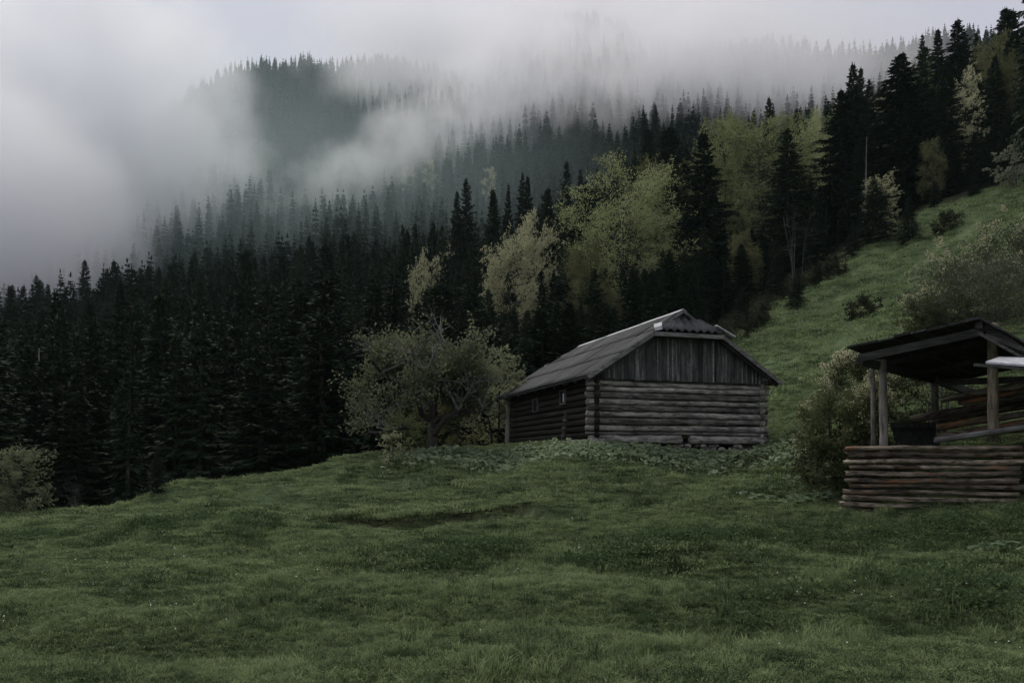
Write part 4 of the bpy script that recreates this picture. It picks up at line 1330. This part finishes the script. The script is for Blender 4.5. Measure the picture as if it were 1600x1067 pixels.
# roof planes from their corners
E0, PK = P(1323, 545, 16.0), P(1530, 498, 14.75)
RD = np.array([3.75, 3.8, -.30])                                   # run of the eave away from the viewer
E1 = P(1725, 606, 13.9)
for (a, b_) in ((E0, PK), (E1, PK)):
    nb_ = 8 if a is E0 else 6
    deck = link('roof', None, shed)
    cuts = np.linspace(0, 1, nb_ + 1)
    for k in range(nb_):
        f0, f1 = cuts[k], cuts[k + 1] - .006
        off = rng.uniform(-.02, .02)
        o0 = rng.uniform(-.10, .06) * (U[0], U[1], 0)[1]
        c4 = [a + (b_ - a) * f0, a + (b_ - a) * f1]
        q = [c4[0], c4[1], c4[1] + RD, c4[0] + RD]
        jit = np.array([0, 0, off])
        lo = [sl(v + jit) for v in q]; hi = [sl(v + jit + np.array([0, 0, .035 + .012 * (k % 2)])) for v in q]
        mb = MB(); prism(mb, lo, hi) if a is E0 else prism(mb, lo[::-1], hi[::-1])
        link('roof_plank', mb.mesh('roof_plank', M['board_dark']), deck)
# the beams under it
def shed_beam(name, a, b_, w, h, mat):
    mb = MB(); beam(mb, sl(a), sl(b_), w, h); return link(name, mb.mesh(name, M[mat]), shed)


shed_beam('gable_rafter', P(1342, 560, 16.0), P(1536, 518, 14.9), .1, .15, 'rafter')
shed_beam('gable_rafter', P(1538, 510, 14.9), P(1690, 606, 14.0), .1, .13, 'rafter')
shed_beam('eave_beam', P(1344, 564, 16.2), P(1462, 594, 18.95), .12, .16, 'rafter')
shed_beam('eave_beam', P(1462, 594, 18.95), P(1520, 614, 20.4), .12, .16, 'rafter')
shed_beam('ridge_beam', PK + np.array([.05, .1, -.1]), PK + RD * .98 + np.array([0, 0, -.1]), .12, .14, 'rafter')
shed_beam('tie_beam', P(1460, 598, 18.8), P(1690, 590, 16.6), .1, .14, 'rafter')
for f in (.3, .62, .92):
    shed_beam('rafter', E0 + RD * f + np.array([.25, 0, -.06]), PK + RD * f + np.array([0, 0, -.09]), .09, .1, 'rafter')
shed_beam('bracket_board', P(1540, 524, 14.6), P(1640, 562, 14.3), .04, .07, 'rafter')
shed_beam('bracket_board', P(1528, 520, 14.6), P(1640, 582, 14.1), .03, .05, 'rafter')
# narrow lean-to roof of a pale sheet, sticking out to the right
a, b_, c_, d_ = P(1540, 568, 14.0), P(1730, 582, 13.3), P(1725, 565, 13.7), P(1562, 560, 14.5)
mb = MB(); prism(mb, [sl(v) for v in (a, b_, c_, d_)], [sl(v + np.array([0, 0, .035])) for v in (a, b_, c_, d_)])
o = link('lean_to_sheet', mb.mesh('lean_to_sheet', M['metal']), shed); o['label'] = 'pale whitish sheet of the narrow lean-to roof'
shed_beam('lean_to_beam', P(1522, 570, 13.95), P(1730, 586, 13.2), .06, .05, 'rafter')
# earth floor boards and dark back boarding
for k in range(5):
    a = P(1392 + 2 * k, 664 + 7 * k, 18.2); b_ = P(1468, 664 + 7 * k, 18.9)
    shed_beam('back_board', a, b_, .03, .11, 'board_dark')

# ------------------------------------------------------------------ apple tree
def apple_meshes(seed):
    rng = np.random.RandomState(seed)
    tk, tw, cr = MB(), MB(), MB()
    tips = []
    up = np.array([0, 0, 1.0])

    def grow(p, d, ln, r, lev):
        n = 6 if lev < 2 else 5
        pts_ = [p]; dd = d.copy()
        for i in range(n - 1):
            dd = unit(dd + rng.randn(3) * (.24 if lev else .08) + up * (.16 if lev < 3 else .02))
            pts_.append(pts_[-1] + dd * ln / (n - 1))
        pts_ = np.array(pts_)
        tube(tk if lev < 2 else tw, pts_, r * np.linspace(1, .5 if lev < 3 else .25, n), 7 if lev == 0 else 5 if lev < 3 else 3, False)
        if lev >= 4:
            tips.append((pts_[0], pts_[-1])); return
        if lev == 3: tips.append((pts_[2], pts_[-1]))
        for k in range([6, 5, 5, 4][lev]):
            t_ = rng.uniform(.35, 1) if lev else rng.uniform(.55, 1)
            q = pts_[min(n - 1, int(t_ * (n - 1)))]
            ax = unit(rng.randn(3)); ax[2] *= .6
            nd = unit(dd * rng.uniform(.45, .9) + unit(ax) * (1.35 if lev == 0 else .95) + up * (.05 if lev == 0 else .2))
            grow(q, nd, ln * rng.uniform(.5, .75) * (1.3 if lev == 0 else 1), r * rng.uniform(.4, .55), lev + 1)

    grow(np.array([0, 0, -.3]), np.array([.04, 0, 1.0]), 1.5, .115, 0)
    A = np.array([t_[0] for t_ in tips]); B = np.array([t_[1] for t_ in tips])
    k = rng.randint(0, len(A), 4200)
    c = A[k] + (B[k] - A[k]) * rng.uniform(.1, 1.1, (len(k), 1)) + rng.randn(len(k), 3) * .05
    keep = rng.rand(len(k)) < np.interp(c[:, 2] / c[:, 2].max(), [.2, .5, .72, .85], [.6, 1, .6, .05]) * (.12 + .88 * (np.sin(c[:, 0] * 2.6 + 1) * np.sin(c[:, 1] * 2.8) * np.sin(c[:, 2] * 3 + 2) > -.02))
    c = c[keep]; per = 9
    p = (c[:, None] + rng.randn(len(c), per, 3) * .06).reshape(-1, 3)
    d = unit(rng.randn(len(p), 3) + up * .3)
    s = rng.uniform(.038, .068, len(p))
    kites(cr, p, d, s, s * .7, unit(rng.randn(len(p), 3) + up))
    return tk, tw, cr


atk, atw, acr = apple_meshes(21)
q = P(676, 714, 27.6)
apple = link('apple_tree', None, loc=(q[0], q[1], H1(q[0], q[1])), rot=(0, 0, 2.0))
tag(apple, 'gnarled old fruit tree with bare lichen twigs and pale leaf clusters beside the cabin', 'tree')
link('trunk', atk.mesh('apple_trunk', M['bark'], True), apple)
link('twigs', atw.mesh('apple_twigs', M['twig'], True), apple)
link('leaves', acr.mesh('apple_leaves', M['apple']), apple)
allv = np.concatenate(atw.v)
ext_ = (np.percentile(allv[:, 0], 98) - np.percentile(allv[:, 0], 2), allv[:, 2].max())
apple.scale = (5.5 / ext_[1],) * 3

# ------------------------------------------------------------------ bushes and small plants
def bush(name, px_, py_, d, w, h, seed, mat, label, cat='bush', sprays=420, leaf=.07, per=12, stems=7, bark='bark', rz=0, base=.05, flat=.2, droop=.05, twigs=1.0, bloom=0, bsize=1.0):
    me = broadleaf_meshes(seed, H=h, Rm=w / 2, base=base, limbs=max(stems * 4, 24), sprays=sprays, leaf=leaf, per=per, mat=mat, stems=stems, bark=bark, flat=flat, droop=droop, trunk_r=.008 if bark == 'twig' else .02, twigs=twigs)
    q = P(px_, py_, d)
    root = link(name, None, loc=(q[0], q[1], H1(q[0], q[1]) - .03), rot=(0, 0, rz))
    a = link('stems', me[0], root); b_ = link('leaves', me[1], root)
    if bloom:
        g = np.random.RandomState(seed + 1)
        co = np.zeros(len(me[1].vertices) * 3, np.float32); me[1].vertices.foreach_get('co', co); co = co.reshape(-1, 3)
        rr = np.linalg.norm((co - [0, 0, h * .45]) / [w / 2, w / 2, h / 2], axis=1) + .25 * g.randn(len(co)) + .25 * co[:, 2] / h
        c = co[np.argsort(-rr)[:bloom * 2]][g.permutation(bloom * 2)[:bloom]]
        per_ = 4
        p = (c[:, None] + g.randn(bloom, per_, 3) * .025).reshape(-1, 3)
        mb = MB(); sz = g.uniform(.018, .036, len(p)) * bsize; kites(mb, p, unit(g.randn(len(p), 3)), sz, sz * .8, unit(g.randn(len(p), 3)))
        link('blossom', mb.mesh('blossom', M['blossom']), root)
    tag(root, label, cat)
    return root


bush('flowering_bush', 1312, 765, 18.6, 1.9, 2.5, 401, 'bushmid', 'large bush in pale yellow leaf growing against the open end of the shed', sprays=3000, leaf=.05, per=14, stems=9, bloom=1900)
bush('flowering_bush', 1375, 740, 19.6, 1.7, 2.9, 402, 'bushmid', 'taller pale leafed bush rising behind the front posts of the shed', sprays=2200, leaf=.05, per=14, stems=8, bloom=1300)
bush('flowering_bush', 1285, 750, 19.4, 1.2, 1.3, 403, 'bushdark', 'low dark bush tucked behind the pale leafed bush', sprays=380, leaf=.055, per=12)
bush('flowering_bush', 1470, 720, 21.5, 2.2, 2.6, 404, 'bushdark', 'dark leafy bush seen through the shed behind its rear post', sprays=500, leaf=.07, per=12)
bush('willow_bush', 1545, 560, 32, 5.0, 2.4, 405, 'willow', 'big loose grey green bush on the slope behind the shed roof', bloom=1300, bsize=1.6, sprays=1700, leaf=.085, per=12, stems=10)
bush('willow_bush', 1618, 520, 36, 5.0, 2.5, 406, 'willow', 'taller grey green bush on the slope cut by the picture edge', bloom=1100, bsize=1.8, sprays=1500, leaf=.09, per=12, stems=10)
bush('willow_bush', 1462, 560, 34, 2.4, 1.5, 407, 'bushmid', 'small round grey green bush at the foot of the big loose one', bloom=700, bsize=2.0, sprays=1200, leaf=.08, per=12, stems=8)
bush('silver_shrub', 1590, 292, 80, 3.5, 4.2, 408, 'silver', 'silvery shrub on the top edge of the hillside meadow', sprays=380, leaf=.2, per=10)
bush('round_bush', 30, 814, 21.3, 1.3, 1.75, 409, 'apple', 'rounded pale leafed bush at the lower end of the meadow crest', sprays=1300, leaf=.04, per=11, stems=9)
bush('bare_shrub', 115, 806, 22.2, .9, .95, 410, 'bushdark', 'small leafless twiggy shrub beside the rounded bush on the crest', sprays=14, leaf=.03, per=3, stems=8, bark='twig')
bush('young_apple_tree', 772, 700, 33, 2.3, 4.2, 411, 'apple', 'round pale leafed fruit tree between the gnarled one and the cabin', 'tree', sprays=750, leaf=.09, per=10, stems=2, base=.25)
bush('fruit_tree_shoots', 712, 716, 28.2, 1.7, 1.9, 420, 'olive', 'dull green shoots growing round the trunk of the gnarled fruit tree', 'bush', sprays=420, leaf=.055, per=10, stems=6)
bush('fruit_tree_shoots', 648, 718, 28.4, 1.5, 1.7, 421, 'bushmid', 'dark green shoots under the outer boughs of the gnarled fruit tree', 'bush', sprays=380, leaf=.055, per=10, stems=6)
bush('hazel_bush', 800, 690, 37, 2.6, 3.6, 412, 'olive', 'dull green bush behind the far eave post of the cabin', sprays=480, leaf=.1, per=9)
bush('sapling', 632, 726, 26.2, 1.2, 1.35, 413, 'spring', 'leafy green sapling at the foot of the gnarled fruit tree', 'bush', sprays=330, leaf=.06, per=9, stems=5)
bush('sapling', 612, 742, 24.8, .65, 1.1, 414, 'pale', 'thin sparse sapling standing in the grass before the gnarled tree', 'bush', sprays=130, leaf=.045, per=8, stems=5)
bush('bare_tree', 1245, 462, 78, 5, 8.5, 415, 'olive', 'bare grey multi stemmed tree at the edge of the hillside meadow', 'tree', sprays=20, leaf=.12, per=4, stems=6, bark='twig', base=.3)
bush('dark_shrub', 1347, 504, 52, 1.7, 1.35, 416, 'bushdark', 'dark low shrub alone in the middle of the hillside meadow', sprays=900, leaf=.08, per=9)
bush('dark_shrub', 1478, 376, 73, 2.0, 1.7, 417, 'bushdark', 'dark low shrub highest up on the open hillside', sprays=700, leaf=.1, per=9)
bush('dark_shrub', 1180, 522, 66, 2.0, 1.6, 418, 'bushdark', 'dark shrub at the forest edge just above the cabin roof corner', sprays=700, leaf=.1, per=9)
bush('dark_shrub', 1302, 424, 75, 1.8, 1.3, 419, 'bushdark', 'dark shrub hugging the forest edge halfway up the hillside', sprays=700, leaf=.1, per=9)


def at_base(px_, py_, d, h, w, meshes, label, name='young_spruce'):
    q = P(px_, py_, d)
    return tree(name, meshes, q[0], q[1], h, 20.0, w, random.Random(px_).random() * 6, label, 'tree', None, H1(q[0], q[1]) - .05)


at_base(246, 782, 23.3, 1.5, .95, SMALL[0], 'tiny young spruce standing alone on the meadow crest')
at_base(1245, 503, 70, 3.7, 1.25, SMALL[1], 'young spruce at the forest edge above the right end of the cabin roof')
at_base(1420, 410, 74, 4.4, 1.25, SMALL[0], 'bushy young spruce standing out on the open hillside')
at_base(1366, 406, 79, 6.6, 1.55, SMALL[1], 'wide young spruce at the forest edge beside the bushy one')
at_base(1212, 500, 76, 5.0, 1.1, SMALL[0], 'dull young spruce in front of the bare grey tree')
at_base(1160, 540, 70, 4.0, 1.4, SMALL[1], 'young spruce low behind the right slope of the cabin roof')

for k_, (px_, py_, d_, h_, w_, lb_) in enumerate([
    (1278, 460, 75, 2.6, 1.5, 'squat young spruce at the forest edge uphill of the bare grey tree'),
    (1306, 440, 76, 1.9, 1.7, 'smallest squat young spruce in the row along the hillside forest edge'),
    (1332, 420, 78, 3.4, 1.4, 'young spruce at the hillside forest edge just below the wide bushy one'),
    (1462, 345, 83, 3.0, 1.5, 'young spruce at the forest edge uphill of the lone bushy one'),
    (1522, 318, 85, 2.4, 1.7, 'squat young spruce at the forest edge below the silvery shrub'),
    (1192, 524, 68, 2.2, 1.7, 'squat young spruce low at the forest edge nearest the cabin roof')]):
    at_base(px_, py_, d_, h_, w_, SMALL[k_ % 2], lb_)

# the big spruce whose twigs reach in at the top corner
q = P(1630, 420, 62)
tree('spruce_tree', SPR[1], q[0], q[1], 31.0, 20.0, .55, 1.0, 'large near spruce reaching into the top corner of the picture', 'tree', None, H1(q[0], q[1]))

# butterbur leaves in front of the cabin: broad ragged leaves on short stalks
rng = np.random.RandomState(77)


def big_leaf(mb, c, r, tilt, az, cup=.25):
    k = 9
    a = np.linspace(.35, 2 * pi - .35, k)
    rr = r * (1 + .14 * np.sin(a * 4 + rng.rand() * 6)) * (1 - .12 * np.cos(a))
    x = -np.cos(a) * rr; y = np.sin(a) * rr; z_ = -cup * r * (np.abs(np.sin(a * 1.5 + rng.rand())) * .7 + .1)
    V = np.r_[[(0, 0, 0)], np.c_[x, y, z_]]
    ct, st = cos(tilt), sin(tilt)
    V = np.c_[V[:, 0] * ct + V[:, 2] * st, V[:, 1], -V[:, 0] * st + V[:, 2] * ct]
    ca, sa = cos(az), sin(az)
    V = np.c_[V[:, 0] * ca - V[:, 1] * sa, V[:, 0] * sa + V[:, 1] * ca, V[:, 2]] + c
    mb.add(V, np.array([[0, i, i + 1] for i in range(1, k)]))


def leaf_patch(name, pts_, rmin, rmax, hmin, hmax, mat, label, cat):
    mb = MB()
    gz_ = height(pts_[:, 0], pts_[:, 1])
    for (x_, y_), g_ in zip(pts_, gz_):
        c = np.array([x_, y_, g_ + rng.uniform(hmin, hmax)])
        az = rng.rand() * 6.28; r_ = rng.uniform(rmin, rmax)
        big_leaf(mb, c, r_, rng.uniform(-.1, 1.15), az, rng.uniform(.1, .7))
        V = np.array([(x_ + .02, y_, g_ - .02), (x_ - .02, y_, g_ - .02), c - (0, 0, .01)]); mb.add(V, np.array([[0, 1, 2]]))
    o = link(name, mb.mesh(name, M[mat], False))
    return tag(o, label, cat, None, 'stuff')


def px_region(n, cells):
    """points on the ground: cells are (column, row, depth, spread x m, spread y m, share)"""
    out_ = []
    for (px_, py_, d, sx, sy, sh) in cells:
        k = int(n * sh)
        q = P(px_, py_, d)
        out_.append(np.c_[q[0] + rng.randn(k) * sx, q[1] + rng.randn(k) * sy])
    return np.concatenate(out_)


def out_cabin(p):
    d = p - np.array([2.61, 25.0])
    lx = d @ np.array([.951, .308]); ly = d @ np.array([-.309, .951])
    return p[~((lx > -.45) & (lx < 6.4) & (ly > -.5) & (ly < 8.5))]


pp = px_region(7500, [(700, 722, 25.6, .9, .6, .14), (770, 722, 25.4, .9, .6, .16), (860, 716, 24.7, .9, .5, .14), (960, 718, 23.6, .9, .35, .12), (1040, 716, 23.8, .8, .4, .13), (1120, 718, 24.2, .9, .5, .16), (1200, 716, 24.6, .7, .5, .11), (1225, 730, 22.6, .4, .5, .04)])
leaf_patch('butterbur', out_cabin(pp), .03, .10, .02, .27, 'butterbur', 'bank of broad ragged leaves growing before the cabin wall', 'ground cover')
pp = px_region(200, [(1280, 775, 18.2, .5, .35, .45), (1240, 765, 19.2, .6, .5, .3), (1545, 856, 11.8, .12, .35, .12)])
leaf_patch('butterbur', pp, .06, .13, .05, .2, 'butterbur', 'loose butterbur leaves scattered below the bush and shed wall', 'ground cover')

# darker weed clumps: nettles and docks in the hummocks
def weed_mesh(seed, n=110, r=.26, h=.15):
    g = np.random.RandomState(seed); mb = MB()
    p = np.c_[g.randn(n, 2) * r * .5, g.uniform(.02, h, n)]
    d = unit(g.randn(n, 3) + np.array([0, 0, .5])); s = g.uniform(.03, .065, n)
    kites(mb, p, d, s, s * .6, unit(g.randn(n, 3) * .7 + np.array([0, 0, 1])))
    for k in range(10):
        q = g.randn(2) * r * .4; mb.add([(q[0] + .006, q[1], 0), (q[0] - .006, q[1], 0), (q[0] + g.randn() * .04, q[1], h)], [[0, 1, 2]])
    return mb.mesh('weed', M['weed'])


WEED = [weed_mesh(500 + i) for i in range(4)]
wp = px_region(1700, [(300, 852, 16, 1.2, .35, .09), (345, 850, 16.2, .9, .25, .05), (480, 832, 17, 1.1, .35, .1), (560, 826, 17.4, .8, .3, .05), (720, 884, 13.6, .75, .4, .11), (770, 872, 14.2, .6, .3, .05), (1040, 884, 13, .8, .35, .1), (1130, 880, 12.8, .5, .25, .04), (960, 900, 12.3, .6, .25, .03),
                      (1330, 812, 14.6, .9, .35, .08), (1480, 808, 13.6, .9, .35, .09), (1570, 830, 12.4, .6, .5, .06), (1200, 822, 16, 1.1, .4, .07), (40, 852, 16.5, 1.0, .3, .04), (1300, 960, 9, .6, .4, .03), (1520, 930, 9, .7, .4, .04), (600, 745, 24.6, .9, .5, .05)])
wp = wp[value_noise(wp[:, 0] / .55, wp[:, 1] / .5, 51) > .42]
n_ = len(wp)
wz = height(wp[:, 0], wp[:, 1])
s_ = rng.uniform(.6, 1.25, n_)
o = instancer('weeds', np.c_[wp, wz - .02], np.c_[rng.uniform(-.2, .2, (n_, 2)), rng.rand(n_) * 6.28], np.c_[s_, s_, s_ * rng.uniform(.6, 1.2, n_)], rng.randint(0, 4, n_), WEED)
tag(o, 'dark low clumps of nettles and docks in the meadow hollows', 'weeds')

# ferns and seedlings under the first trees, along the edge of the meadow
ed = []
mp_ = meadow_poly
for i in range(1, 15):
    a, b_ = mp_[i], mp_[i + 1]
    k = int(np.linalg.norm(b_ - a) * (9 if a[1] > 36 else 0))
    u = rng.rand(k, 1)
    nn_ = np.array([-(b_ - a)[1], (b_ - a)[0]]) / np.linalg.norm(b_ - a)
    ed.append(a + (b_ - a) * u + nn_ * np.abs(rng.randn(k, 1)) * 2.2)
ed = np.concatenate(ed); ed = ed[~in_poly(ed[:, 0], ed[:, 1] - .3, meadow_poly)]
n_ = len(ed); s_ = rng.uniform(1.2, 4.0, n_)
UG = []
for i in range(3):
    me_ = weed_mesh(520 + i, 220, .3, .24); me_.materials.clear(); me_.materials.append(M['bushdark']); UG.append(me_)
o = instancer('undergrowth', np.c_[ed, height(ed[:, 0], ed[:, 1]) - .05], np.c_[rng.uniform(-.2, .2, (n_, 2)), rng.rand(n_) * 6.28], np.c_[s_, s_, s_], rng.randint(0, 3, n_), UG)
tag(o, 'dark low undergrowth along the edge of the wood', 'undergrowth')

# ------------------------------------------------------------------ grass
def tuft_mesh(seed, n=34, r=.12, h=.075, w=.006, lean=.6):
    g = np.random.RandomState(seed); mb = MB()
    a = g.rand(n) * 6.28; rr = r * np.sqrt(g.rand(n))
    p = np.c_[np.cos(a) * rr, np.sin(a) * rr, np.full(n, -.01)]
    hgt = h * g.uniform(.45, 1.3, n)
    dr = g.rand(n) * 6.28; ln = lean * g.uniform(.2, 1.2, n)
    o_ = np.c_[np.cos(dr), np.sin(dr), 0 * dr]
    sd = np.c_[-np.sin(dr + g.randn(n) * .6), np.cos(dr), 0 * dr] * w
    up = np.array([0, 0, 1.0])
    mid = p + up * (hgt * .6)[:, None] + o_ * (hgt * ln * .35)[:, None]
    tip = p + up * (hgt * .92)[:, None] + o_ * (hgt * ln)[:, None]
    V = np.stack([p - sd, p + sd, mid + sd * .7, mid - sd * .7, tip], 1)
    i = np.arange(n)[:, None] * 5
    mb.add(V.reshape(-1, 3), i + np.array([[0, 1, 2, 3]]))
    mb.f.append((i + np.array([[3, 2, 4]])) + mb.n - n * 5)
    # clover and small sward leaves between the blades
    k = n // 2
    a = g.rand(k) * 6.28; rr = r * np.sqrt(g.rand(k))
    sz = w * g.uniform(2.2, 4.2, k)
    kites(mb, np.c_[np.cos(a) * rr, np.sin(a) * rr, g.uniform(.004, h * .6, k)], unit(g.randn(k, 3) * np.array([1, 1, .35])), sz, sz * .8, unit(np.array([0, 0, 1.0]) + .5 * g.randn(k, 3)))
    me = mb.mesh('grass_tuft', M['blade'])
    me.materials.append(M['straw'])
    mi = (g.rand(len(me.polygons)) < .04).astype(np.int32)
    me.polygons.foreach_set('material_index', mi)
    return me


def flower_mesh(seed):
    g = np.random.RandomState(seed); mb = MB()
    for k in range(3):
        q = g.uniform(-.25, .25, 2); z_ = g.uniform(.035, .07)
        a = np.arange(6) / 6 * 6.28
        mb.add(np.c_[q[0] + .007 * np.cos(a), q[1] + .007 * np.sin(a), z_ + .004 * g.randn(6)], [list(range(6))])
    return mb.mesh('daisy', M['petal'])


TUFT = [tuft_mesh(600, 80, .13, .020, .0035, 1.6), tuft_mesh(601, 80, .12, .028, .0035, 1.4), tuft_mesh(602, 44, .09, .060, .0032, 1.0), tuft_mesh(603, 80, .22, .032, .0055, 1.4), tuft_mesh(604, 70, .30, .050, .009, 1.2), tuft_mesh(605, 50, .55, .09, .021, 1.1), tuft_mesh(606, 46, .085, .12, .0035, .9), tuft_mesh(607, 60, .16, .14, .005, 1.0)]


def field(n, y0, y1, half=.72):
    u = rng.rand(n)
    y = np.sqrt(y0 * y0 + u * (y1 * y1 - y0 * y0))
    x = rng.uniform(-1, 1, n) * (half * y + 1.5)
    p = np.c_[x, y]
    return out_cabin(p[in_poly(p[:, 0], p[:, 1] - .4, meadow_poly)])


GP, GS, GI = [], [], []
for n_, y0, y1, pick_, smin, smax in ((44000, 4.5, 12, (0, 0, 1, 1, 1, 0, 2), .7, 1.25), (36000, 11, 20, (0, 1, 3, 3, 3, 2), .8, 1.4), (26000, 19, 34, (3, 3, 4), .8, 1.5), (34000, 33, 92, (4, 5, 5), .8, 1.5)):
    p = field(n_, y0, y1)
    # patches: lush and grazed
    v = .6 * value_noise(p[:, 0] / 1.3 + 40, p[:, 1] / 0.9 + 10, 31) + .4 * value_noise(p[:, 0] / 4.5, p[:, 1] / 3.0, 32)
    s = rng.uniform(smin, smax, len(p)) * (.65 + .8 * v)
    GP.append(p); GS.append(np.c_[s, s, s * (.55 + 1.0 * v)]); GI.append(rng.choice(pick_, len(p)))
for n_, y0, y1, k in ((5200, 5.5, 13, 6), (5200, 12, 27, 7)):       # tussocks left by the cattle
    p = field(n_, y0, y1)
    v = .55 * value_noise(p[:, 0] / .8 + 17, p[:, 1] / .6 + 5, 35) + .45 * value_noise(p[:, 0] / 2.6 + 2, p[:, 1] / 1.4, 36)
    p = p[v > .60]; v = v[v > .60]
    s = rng.uniform(.6, 1.3, len(p)) * (.5 + v * .8)
    GP.append(p); GS.append(np.c_[s, s, s * rng.uniform(.7, 1.2, len(p))]); GI.append(np.full(len(p), k))
p = np.concatenate(GP); s = np.concatenate(GS); ix = np.concatenate(GI)
o = instancer('grass', np.c_[p, height(p[:, 0], p[:, 1])], np.c_[rng.uniform(-.15, .15, (len(p), 2)), rng.rand(len(p)) * 6.28], s, ix, TUFT)
tag(o, 'short grazed meadow grass covering the slopes', 'grass')
FL = [flower_mesh(700), flower_mesh(701)]
p = field(2600, 6.5, 30)
v = value_noise(p[:, 0] / 1.6 + 3, p[:, 1] / 1.6 + 9, 41)
p = p[(v > .5) & (rng.rand(len(p)) < .45)]
n_ = len(p); s = rng.uniform(.8, 1.4, n_)
o = instancer('daisies', np.c_[p, height(p[:, 0], p[:, 1])], np.c_[rng.uniform(-.2, .2, (n_, 2)), rng.rand(n_) * 6], np.c_[s, s, s], rng.randint(0, 2, n_), FL)
tag(o, 'tiny white meadow flowers sprinkled through the grass', 'flowers')
